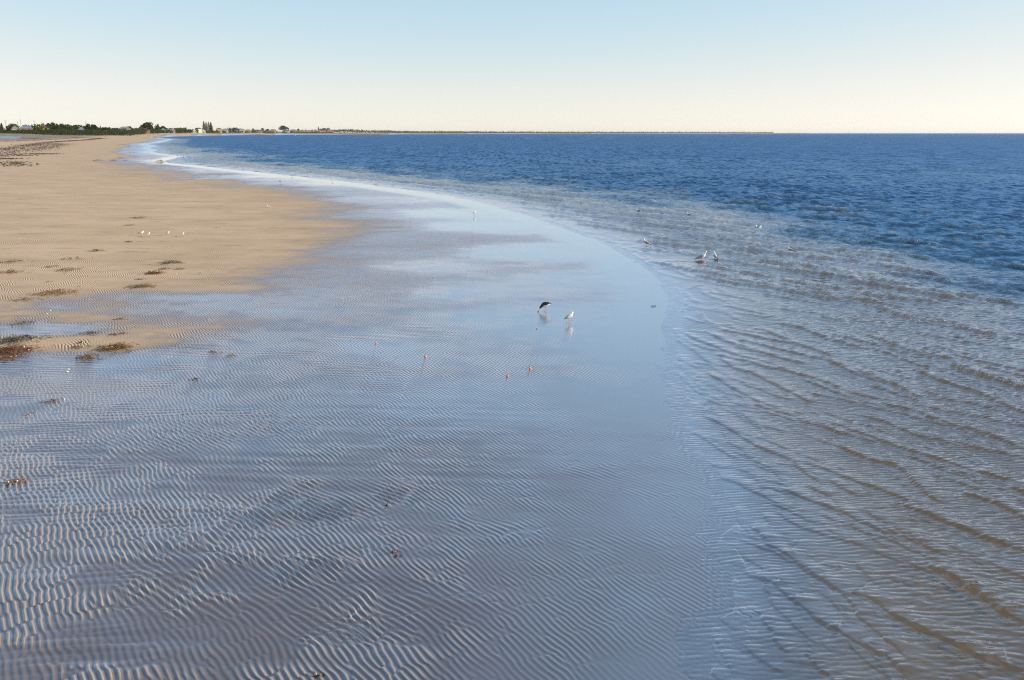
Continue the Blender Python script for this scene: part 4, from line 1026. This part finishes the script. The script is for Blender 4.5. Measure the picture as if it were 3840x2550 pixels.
TREES = [
 (2, 460, 494, 12, 'dark', 'tall dark pine cut by the left edge of the photo', 'pine_tree', 30),
 (10, 464, 494, 13, 'dark', 'slightly shorter dark pine right beside the one at the left edge', 'pine_tree', 10),
 (34, 471, 494, 26, 'brown', 'round purplish brown tree right of the two left edge pines', 'tree', -20),
 (58, 465, 494, 38, 'green', 'light green spreading tree behind the white walled house at far left', 'tree', 60),
 (102, 469, 492, 44, 'dark', 'dark bushy tree behind the blue roofed brick house', 'tree', 70),
 (141, 465, 494, 42, 'bright', 'bright yellow green tree right of the blue roofed brick house', 'tree', -10),
 (163, 466, 490, 22, 'dark', 'dark tree between the bright green tree and the brown roofed house', 'tree', 70),
 (186, 463, 492, 28, 'olive', 'olive tree just right of the brown roofed house', 'tree', 50),
 (208, 460, 494, 34, 'green', 'tallest tree of the long wood at upper left', 'tree', 20),
 (234, 465, 494, 34, 'olive', 'olive crown right of the tallest tree of the long wood', 'tree', 30),
 (260, 468, 494, 34, 'green', 'mid green crown in the middle of the long wood', 'tree', 10),
 (286, 470, 494, 34, 'olive', 'greyish crown at the right part of the long wood', 'tree', 40),
 (308, 474, 494, 26, 'green', 'low crown behind the small blue roof at the end of the long wood', 'tree', 60),
 (333, 466, 492, 26, 'dark', 'dark spiky tree, left half of the dark pair after the long wood', 'tree', 10),
 (354, 468, 493, 32, 'dark', 'dark rounded tree, right half of the dark pair after the long wood', 'tree', 0),
 (379, 473, 490, 8, 'olive', 'thin small pine standing alone between two dark trees', 'pine_tree', 20),
 (393, 478, 492, 22, 'dark', 'low dark tree right of the thin small pine', 'tree', 10),
 (411, 477, 492, 22, 'olive', 'low flat topped tree two steps right of the thin small pine', 'tree', 20),
 (484, 475, 492, 24, 'dark', 'dark tree rising behind the long grey blue roof', 'tree', 60),
 (508, 484, 494, 24, 'green', 'low green bush right of the long grey blue roof', 'tree', 0),
 (533, 468, 489, 15, 'olive', 'small round crown at the left side of the big spreading tree', 'tree', 10),
 (552, 461, 490, 42, 'dark', 'big spreading tree with wide crown above the maroon roof', 'tree', 30, 420),
 (591, 466, 492, 20, 'olive', 'tall narrow leaning tree right of the big spreading tree', 'tree', 20, 260),
 (613, 473, 491, 30, 'dark', 'dark crown sloping down right of the leaning tree', 'tree', 30),
 (662, 480, 494, 24, 'green', 'low round tree right of the grey house near the golden bank', 'tree', 20),
 (688, 482, 494, 28, 'green', 'bushy tree in the middle of the low green row', 'tree', 10),
 (712, 485, 494, 22, 'dark', 'dark bush at the right end of the low green row', 'tree', 0),
 (767, 458, 486, 17, 'dark', 'tallest and leftmost of the four tall pines', 'pine_tree', 20, 0, 'the four tall pines'),
 (776, 460, 486, 15, 'dark', 'second from the left of the four tall pines', 'pine_tree', 60, 0, 'the four tall pines'),
 (785, 459, 486, 15, 'dark', 'third from the left of the four tall pines', 'pine_tree', 40, 0, 'the four tall pines'),
 (793, 461, 486, 17, 'dark', 'rightmost of the four tall pines', 'pine_tree', 10, 0, 'the four tall pines'),
 (868, 480, 494, 24, 'dark', 'dark tree with a pine like tip right of the cream houses', 'tree', 10),
 (885, 478, 494, 22, 'dark', 'second dark tree right of the cream houses', 'tree', 30),
 (904, 482, 492, 18, 'dark', 'dark tree behind the white house with a grey roof', 'tree', 60),
 (950, 481, 490, 10, 'olive', 'small umbrella shaped tree above the long dark roof', 'tree', 60),
 (987, 481, 492, 12, 'olive', 'thin crowned tree at the right end of the long dark roof', 'tree', 40),
 (1003, 484, 493, 14, 'dark', 'short dark tree beside the thin crowned one', 'tree', 30),
 (1065, 472, 491, 35, 'dark', 'big round tree alone above the white house in the middle of the town', 'tree', 40, 420),
 (1119, 483, 494, 13, 'dark', 'small dark round tree right of the long blue grey house', 'tree', 20),
 (1195, 476, 492, 9, 'dark', 'pointed pine in the right part of the town', 'pine_tree', 20),
 (1202, 482, 492, 10, 'dark', 'small dark tree under the pointed pine', 'tree', 20),
 (1217, 481, 494, 20, 'dark', 'flat dark tree left of the purple roofed house', 'tree', 30),
 (1233, 480, 494, 14, 'dark', 'dark tree behind the purple roofed house', 'tree', 60),
 (1290, 486, 497, 24, 'green', 'first bushy tree after the last houses of the town', 'tree', 0),
 (1316, 488, 498, 26, 'green', 'second bushy tree after the last houses of the town', 'tree', 0),
 (1345, 488, 498, 26, 'green', 'third bushy tree after the last houses of the town', 'tree', 0),
 (1528, 490.5, 497, 14, 'olive', 'lone rounded clump standing out on the thin far coast', 'tree', 0),
]
for T in TREES:
    px, top, base, wpx, leaf, lab, kind, Do = T[:8]
    n = T[8] if len(T) > 8 else 240
    g = T[9] if len(T) > 9 else 'trees on the far shore'
    tree(px, top, base, wpx * 1.12, leaf, lab, kind, Do, n, g, lean=(2.0 if px == 591 else 0), leaf2=('bright' if leaf == 'green' else 'olive' if leaf == 'dark' and px < 330 else None))

def wallmat(n, c): return simple_mat(n, c, 0.85, 0.12, 1.0)
WALL = {k: wallmat('wall_' + k, c) for k, c in dict(white=(.50, .48, .44), cream=(.50, .42, .30), brick=(.32, .17, .11), tan=(.48, .34, .2), grey=(.30, .30, .31), orange=(.50, .32, .17), yellow=(.52, .45, .28)).items()}
ROOF = {k: simple_mat('roof_' + k, c, 0.6, 0.15, 1.5) for k, c in dict(blue=(.16, .22, .34), grey=(.22, .23, .25), dark=(.06, .06, .08), maroon=(.09, .045, .045), brown=(.20, .10, .07), purple=(.10, .08, .17), white=(.55, .55, .55)).items()}
M['glass'] = simple_mat('window_glass', (.03, .04, .06), 0.12, 0.2, 1.0)
M['door'] = simple_mat('door_paint', (.14, .10, .08), 0.6, 0.2, 1.0)
def house(px0, px1, top, base, wall, roof, lab, Doff=0, hip=True, chimney=False, turn=0.0):
    px = (px0 + px1) / 2; D = Dpx(px) + Doff + (28 if px < 600 else 0); x, y = at_dist(px, D); g = ground_z(x, y)
    wd = (px1 - px0) * D / F; zt_ = zpx(top, D); ht = max(3.4, zt_ - g); dp = min(11.0, wd * .8)
    r = empty('house', (x, y, g), -math.atan2(x, y) + turn, label=lab, cat='house', group='houses behind the dunes')
    rh = min(ht * .34, 3.2); wh = ht - rh; hw = wd / 2 * .93; hd = dp / 2
    b = MB(); b.box(-hw, hw, -hd, hd, -2, wh); b.build('wall', WALL[wall], r, smooth=False)
    o_ = .35 if wd < 10 else .5; e = MB(); ins = min(hd, hw) * (.9 if hip else 0.0)
    vs = [(-hw - o_, -hd - o_, wh + .02), (hw + o_, -hd - o_, wh + .02), (hw + o_, hd + o_, wh + .02), (-hw - o_, hd + o_, wh + .02), (-hw + ins - (0 if hip else o_), 0, ht), (hw - ins + (0 if hip else o_), 0, ht)]
    e.add(vs, [(3, 2, 1, 0), (0, 1, 5, 4), (2, 3, 4, 5), (1, 2, 5), (3, 0, 4)])
    e.add([(v[0], v[1], v[2] - .18) for v in vs[:4]] + vs[:4], [(0, 1, 5, 4), (1, 2, 6, 5), (2, 3, 7, 6), (3, 0, 4, 7)])
    rf = e.build('roof', ROOF[roof], r, smooth=False)
    if chimney:
        c = MB(); c.box(hw * .3, hw * .3 + .7, -.3, .4, ht - rh * .6, ht + .7); c.build('chimney', WALL['brick'], rf, smooth=False)
    nw = max(2, int(wd / 3.6)); zc = max(1.2, wh * .52)
    for k in range(nw):
        cx = -hw + (k + .5) * 2 * hw / nw; w2 = min(.8, hw / nw * .55)
        c = MB()
        if k == nw // 2 and nw > 2:
            c.box(cx - .5, cx + .5, -hd - .06, -hd + .02, 0.1, min(2.2, wh - .3)); c.build('door', M['door'], r, smooth=False)
        else:
            c.box(cx - w2, cx + w2, -hd - .05, -hd + .02, zc - .55, zc + .6); c.build('window', M['glass'], r, smooth=False)
    c = MB(); c.box(hw - .02, hw + .05, -.8, .8, zc - .5, zc + .6); c.build('window', M['glass'], r, smooth=False)
    return r
for h_ in [
 (44, 72, 475, 487, 'white', 'grey', 'white walled house at far left under the light green tree', 10),
 (76, 124, 473, 491, 'brick', 'blue', 'brick house with a blue grey roof and pale garage doors at far left', -20, True, True),
 (160, 190, 472, 489, 'tan', 'brown', 'tan house with a pinkish brown roof between trees at upper left', 10, False),
 (254, 282, 478, 488, 'grey', 'purple', 'grey purple house half hidden in the long wood', 30),
 (294, 318, 478, 487, 'grey', 'blue', 'small house with pale blue roof at the end of the long wood', -10),
 (447, 492, 476, 489, 'grey', 'grey', 'low house with a long grey blue sloping roof before the big tree', 20),
 (517, 562, 482, 491, 'brick', 'maroon', 'wide house with a maroon roof below the big spreading tree', -20),
 (604, 622, 482, 491, 'grey', 'blue', 'small blue grey house under the dark sloping crown', -10),
 (626, 640, 482, 489, 'white', 'grey', 'small white house just left of the low green row', 10),
 (640, 658, 483, 490, 'grey', 'grey', 'flat grey house beside the small white house', 0),
 (735, 754, 480, 493, 'yellow', 'dark', 'house with a yellow white gable left of the four tall pines', 0, False, False, .9),
 (722, 737, 488, 493, 'white', 'white', 'low pale roofed shed left of the yellow gabled house', -40),
 (755, 772, 487, 492, 'white', 'white', 'low pale roofed shed at the foot of the four tall pines', -60),
 (811, 833, 481, 494, 'cream', 'brown', 'cream two storey house right of the four tall pines', 0),
 (834, 857, 483, 494, 'cream', 'grey', 'cream house with grey roof next to the two storey house', 0),
 (898, 919, 484, 493, 'white', 'grey', 'white house with a grey roof left of the orange walled one', 0),
 (920, 942, 486, 495, 'orange', 'grey', 'house with orange side wall and pale grey roof', 0),
 (944, 984, 487, 494, 'grey', 'dark', 'long low house with a dark roof in the town', 10),
 (1012, 1036, 486, 495, 'tan', 'dark', 'flat tan house with a veranda left of the big round tree', 0),
 (1040, 1058, 492, 496, 'grey', 'white', 'low pale shed left of the white house under the round tree', -60),
 (1060, 1087, 488, 495, 'white', 'dark', 'white house with a dark flat roof under the big round tree', -20),
 (1088, 1111, 486, 494, 'grey', 'blue', 'long blue grey house right of the big round tree', 0),
 (1126, 1141, 487, 496, 'yellow', 'brown', 'bright cream yellow two storey house in the town', 0),
 (1142, 1152, 486, 495, 'grey', 'blue', 'narrow blue grey house next to the cream yellow one', 10),
 (1153, 1164, 487, 496, 'white', 'grey', 'small white house two doors right of the cream yellow one', 0),
 (1165, 1176, 487, 495, 'grey', 'dark', 'dark roofed house left of the pointed pine', 20),
 (1177, 1190, 486, 495, 'orange', 'grey', 'orange brown house just left of the pointed pine', 0),
 (1191, 1203, 486, 495, 'grey', 'purple', 'grey house directly below the pointed pine', -20),
 (1207, 1221, 487, 496, 'cream', 'brown', 'cream house left of the purple roofed house', -10),
 (1222, 1238, 483, 495, 'grey', 'purple', 'tall house with a purple roof near the right end of the town', 0),
 (1239, 1252, 487, 496, 'tan', 'brown', 'last tan house at the right end of the town', 0),
]: house(*h_)

M['pole'] = simple_mat('pole_wood', (.20, .17, .14), 0.9, 0.2, 2.0)
for px, top, lab in [(26, 452, 'power pole above the round brown tree at far left'), (71, 456, 'shorter power pole, left one of a pair above the white walled house'), (82, 449, 'tallest power pole, right one of a pair above the white walled house'),
        (133, 453, 'power pole above the bright green tree'), (162, 459, 'low power pole right of the bright green tree'), (325, 457, 'power pole behind the dark spiky tree'), (871, 477, 'power pole in the dark trees right of the cream houses'),
        (1023, 474, 'power pole left of the big round tree in the town'), (1175, 481, 'thin power pole left of the pointed pine'), (1277, 482, 'left one of two thin poles past the last houses'), (1286, 483, 'right one of two thin poles past the last houses')]:
    D = Dpx(px) + 80; x, y = at_dist(px, D); g = ground_z(x, y); hgt = zpx(top, D) - g
    r = empty('power_pole', (x, y, g), -math.atan2(x, y), label=lab, cat='power pole', group='power poles behind the houses')
    b = MB(); b.tube([(0, 0, -.5), (0, 0, hgt)], [.20, .14], 7); b.build('post', M['pole'], r)
    b = MB(); b.box(-1.2, 1.2, -.16, .02, hgt - 1.3, hgt - 1.1); b.box(-.9, .9, -.15, .02, hgt - 2.4, hgt - 2.22); b.build('cross_arm', M['pole'], r, smooth=False)

# ---- scrub of the dunes and the far low woods: continuous cover
def scrub(name, spec, n, size, leaf, lab, seed, dd=(0, 60)):
    q = random.Random(seed); b = MB(); a_ = np.array(spec, float); P_ = []
    for i in range(n):
        px = q.uniform(a_[0, 0], a_[-1, 0]); D = Dpx(px) * (1 + q.uniform(dd[0], dd[1]) / 1000); x, y = at_dist(px, D)
        top = np.interp(px, a_[:, 0], a_[:, 1]); P_.append((x, y, D, top, px))
    P_ = np.array(P_); g = gz(P_[:, 0], P_[:, 1])
    lump_ = waves(P_[:, 0], P_[:, 2] * .5, 14, 6, 30, seed) * .5
    for (x, y, D, top, px), g0, lm_ in zip(P_, g, lump_):
        zt_ = max(g0 + .4, zpx(top + 3.2 * lm_, D)); z = g0 + (zt_ - g0) * q.random() ** .55
        tuft(b, (x, y, z), size * D / 1000 * q.uniform(.6, 1.3), q, q.randrange(len(leaf)))
    o = b.build(name, [LEAF[k] for k in leaf], smooth=False)
    return tag(o, lab, 'scrub', kind='stuff')
scrub('dune_scrub', [(-150, 489), (80, 490), (110, 486), (160, 488), (240, 487), (330, 488), (440, 490), (500, 489), (640, 490)], 14000, .6, ('green', 'dark', 'green', 'olive'), 'low green scrub covering the dune in front of the left houses', 81, (-30, 20))
scrub('coastal_scrub', [(640, 490), (700, 488), (760, 493), (860, 492), (1000, 495), (1250, 496)], 5000, .65, ('olive', 'dark', 'brown'), 'thin olive scrub between the beach and the town houses', 82, (-10, 30))
scrub('hedge_bank', [(150, 475), (240, 472), (300, 474), (370, 480), (430, 484), (700, 484)], 4500, .9, ('olive', 'dark', 'green'), 'continuous low wood filling the gaps between the left trees', 83, (30, 80))
scrub('far_wood', [(1250, 489), (1300, 486.5), (1330, 488), (1400, 491), (1460, 492), (1500, 494), (1700, 495), (1800, 495.5), (1900, 496), (2300, 497), (2900, 498)], 9000, .55, ('hazy', 'hazy', 'olive'), 'low strip of wood along the thin far coast', 84, (0, 30))

# ---- distant hills
hm, t = new_mat('distant_hill'); o_ = t.new('ShaderNodeOutputMaterial'); d_ = t.new('ShaderNodeBsdfDiffuse'); t.put(d_.inputs[0], t.mix(t.noise(t.pos(), .002, 4, .6).outputs[0], (.20, .22, .20), (.34, .33, .28))); t.l.new(d_.outputs[0], o_.inputs[0])  # hill colour paled to grey-green, distance haze painted into it
def hills(prof_, D, depth):
    b = MB(); n = len(prof_); vs = []
    for px, py in prof_:
        x, y = at_dist(px, D); x2, y2 = at_dist(px, D + depth); xm, ym = at_dist(px, D + depth * .45)
        vs += [(x, y, 0), (xm, ym, zpx(py, D + depth * .45)), (x2, y2, 0)]
    fs = []
    for i in range(n - 1):
        a = 3 * i; fs += [(a, a + 3, a + 4, a + 1), (a + 1, a + 4, a + 5, a + 2), (a + 2, a + 5, a + 3, a)]
    b.add(vs, fs); o = b.build('hills', hm); o['kind'] = 'structure'
hills([(1380, 498), (1440, 493.5), (1480, 491.6), (1540, 492.2), (1600, 493.4), (1650, 493), (1690, 491.8), (1740, 492.6), (1790, 494.5), (1900, 498.5)], 21000, 3000)
lowc = [(1300, 498)] + [(p_, 497.2 + .5 * math.sin(p_ * .031) + .3 * math.sin(p_ * .11) + (p_ - 1300) * .0009) for p_ in range(1340, 3300, 20)] + [(3400, 499.5)]
hills(lowc, 19000, 1500)

# ---- people
SKIN = simple_mat('skin', (.45, .26, .17), .6, .1, 10); HAIR = simple_mat('dark_hair', (.03, .022, .018), .7, .2, 30)
CL = {k: simple_mat('cloth_' + k, c, .85, .2, 12) for k, c in dict(dark=(.03, .03, .04), navy=(.03, .04, .09), red=(.35, .06, .05), blue=(.07, .10, .2)).items()}
def person(top, legs, stride=.12, arm=.1):
    r = empty('person', (0, 0, 0))
    me = bpy.data.meshes.new('body')
    V = [(0, 0, .95), (0, 0, 1.15), (0, 0, 1.38), (.02, 0, 1.50), (.03, 0, 1.63), (.02, 0, 1.73),
         (0, .19, 1.40), (-arm, .25, 1.12), (arm * .5, .26, .88), (0, -.19, 1.40), (arm, -.25, 1.12), (arm * 1.6, -.26, .88),
         (0, .10, .88), (stride * .6, .11, .48), (stride * .5, .11, .06), (stride * .5 + .14, .11, .04), (0, -.10, .88), (-stride * .3, -.11, .48), (-stride, -.11, .06), (-stride + .14, -.11, .04)]
    E = [(0, 1), (1, 2), (2, 3), (3, 4), (4, 5), (2, 6), (6, 7), (7, 8), (2, 9), (9, 10), (10, 11), (0, 12), (12, 13), (13, 14), (14, 15), (0, 16), (16, 17), (17, 18), (18, 19)]
    Rr = [.14, .13, .15, .06, .10, .08, .06, .045, .035, .06, .045, .035, .09, .06, .045, .035, .09, .06, .045, .035]
    me.from_pydata(V, E, []); o = bpy.data.objects.new('body', me); COL.objects.link(o); o.parent = r
    me.materials.append(SKIN)
    md = o.modifiers.new('Skin', 'SKIN'); sk = me.skin_vertices[0].data if me.skin_vertices else None
    if sk is None:
        bm = bmesh.new(); bm.from_mesh(me); bm.verts.layers.skin.verify(); bm.to_mesh(me); bm.free(); sk = me.skin_vertices[0].data
    for i, rr_ in enumerate(Rr): sk[i].radius = (rr_, rr_)
    sk[0].use_root = True
    o.modifiers.new('Subsurf', 'SUBSURF').levels = 1; o.modifiers['Subsurf'].render_levels = 1
    b = MB(); b.tube([(0, 0, .90), (0, 0, 1.10), (0, 0, 1.36), (.01, 0, 1.48)], [(.18, .14), (.17, .13), (.22, .15), (.09, .08)], 10)
    b.tube([(0, .18, 1.41), (-arm * .5, .24, 1.25), (-arm, .255, 1.10)], [.085, .07, .06], 8); b.tube([(0, -.18, 1.41), (arm * .5, -.24, 1.25), (arm, -.255, 1.10)], [.085, .07, .06], 8)
    b.build('shirt', top, r)
    b = MB(); b.tube([(0, 0, 1.0), (0, 0, .86)], [(.19, .15), (.19, .15)], 10)
    for V2 in ((12, 13, 14), (16, 17, 18)): b.tube([V[i] for i in V2], [.115, .085, .07], 8)
    b.build('trousers', legs, r)
    b = MB(); b.ball((.0, 0, 1.70), (.115, .11, .10), 0, 9, 6); b.build('hair', HAIR, r)
    return r
PEOPLE = [(577, 518, 'dark', 'dark', 'leftmost of three people in dark clothes walking at the water line', 20), (582, 517, 'navy', 'dark', 'middle one of three people in dark clothes walking at the water line', 160),
          (586.5, 516.6, 'dark', 'navy', 'rightmost of three people in dark clothes walking at the water line', 40), (739, 521, 'blue', 'dark', 'smallest and leftmost of three bathers far out in the shallows', 30),
          (747.6, 521, 'dark', 'dark', 'tall dark figure, middle one of three bathers far out in the shallows', 90), (754.7, 523, 'red', 'dark', 'bather in red, rightmost of three far out in the shallows', 190)]
for px, py, tp, lgc, lab, hd in PEOPLE:
    r = person(CL[tp], CL[lgc]); x, y, z = on_ground(px, py)
    if sdist(np.array([x]), np.array([y]))[0] < 0: z = -0.35
    r.location = (x, y, z); r.rotation_euler = (0, 0, math.radians(hd)); s_c = .8 if px == 739 else 1.2; r.scale = (s_c,) * 3
    tag(r, lab, 'person', 'walkers at the water line' if px < 700 else 'bathers in the shallows')

# ---- buoy and far boat
x, y = at(1107, 508.5); r = empty('buoy', (x, y, 0), 0, label='tiny white buoy floating on the dark water in front of the town', cat='buoy')
b = MB(); b.ball((0, 0, .2), (.7, .7, .55), 0, 12, 8); b.build('float', M['cream'], r)
b = MB(); b.tube([(0, 0, .6), (0, 0, 1.7)], [.12, .05], 7); b.ball((0, 0, 1.75), .16, 0, 7, 5); b.build('mast', M['cream'], r)
x, y = at(2325, 501.2); r = empty('boat', (x, y, 0), .3, label='tiny white boat on the horizon line right of the thin far coast', cat='boat')
b = MB(); b.add([(-5, -1.3, 1.2), (2.5, -1.4, 1.3), (6, 0, 1.8), (2.5, 1.4, 1.3), (-5, 1.3, 1.2), (-4.6, -.9, -.3), (2, -.9, -.3), (5, 0, -.1), (2, .9, -.3), (-4.6, .9, -.3)], [(0, 1, 6, 5), (1, 2, 7, 6), (2, 3, 8, 7), (3, 4, 9, 8), (4, 0, 5, 9), (0, 4, 3, 2, 1)]); b.build('hull', WALL['white'], r, smooth=False)
b = MB(); b.box(-2.5, 1.2, -1, 1, 1.2, 3.2); b.build('cabin', WALL['white'], r, smooth=False)

# ---- the air over the bay
b = MB(); b.box(-32000, 46000, -400, 40000, -7, 75)
hz, t = new_mat('haze_air'); o_ = t.new('ShaderNodeOutputMaterial'); pv = t.new('ShaderNodeVolumePrincipled')
pv.inputs['Color'].default_value = (0.93, 0.95, 1.0, 1); pv.inputs['Density'].default_value = 2.4e-5; pv.inputs['Anisotropy'].default_value = 0.2
t.l.new(pv.outputs[0], o_.inputs['Volume'])
haze = b.build('haze', hz, smooth=False); tag(haze, 'thin pale sea haze over the whole bay', 'haze', kind='stuff')
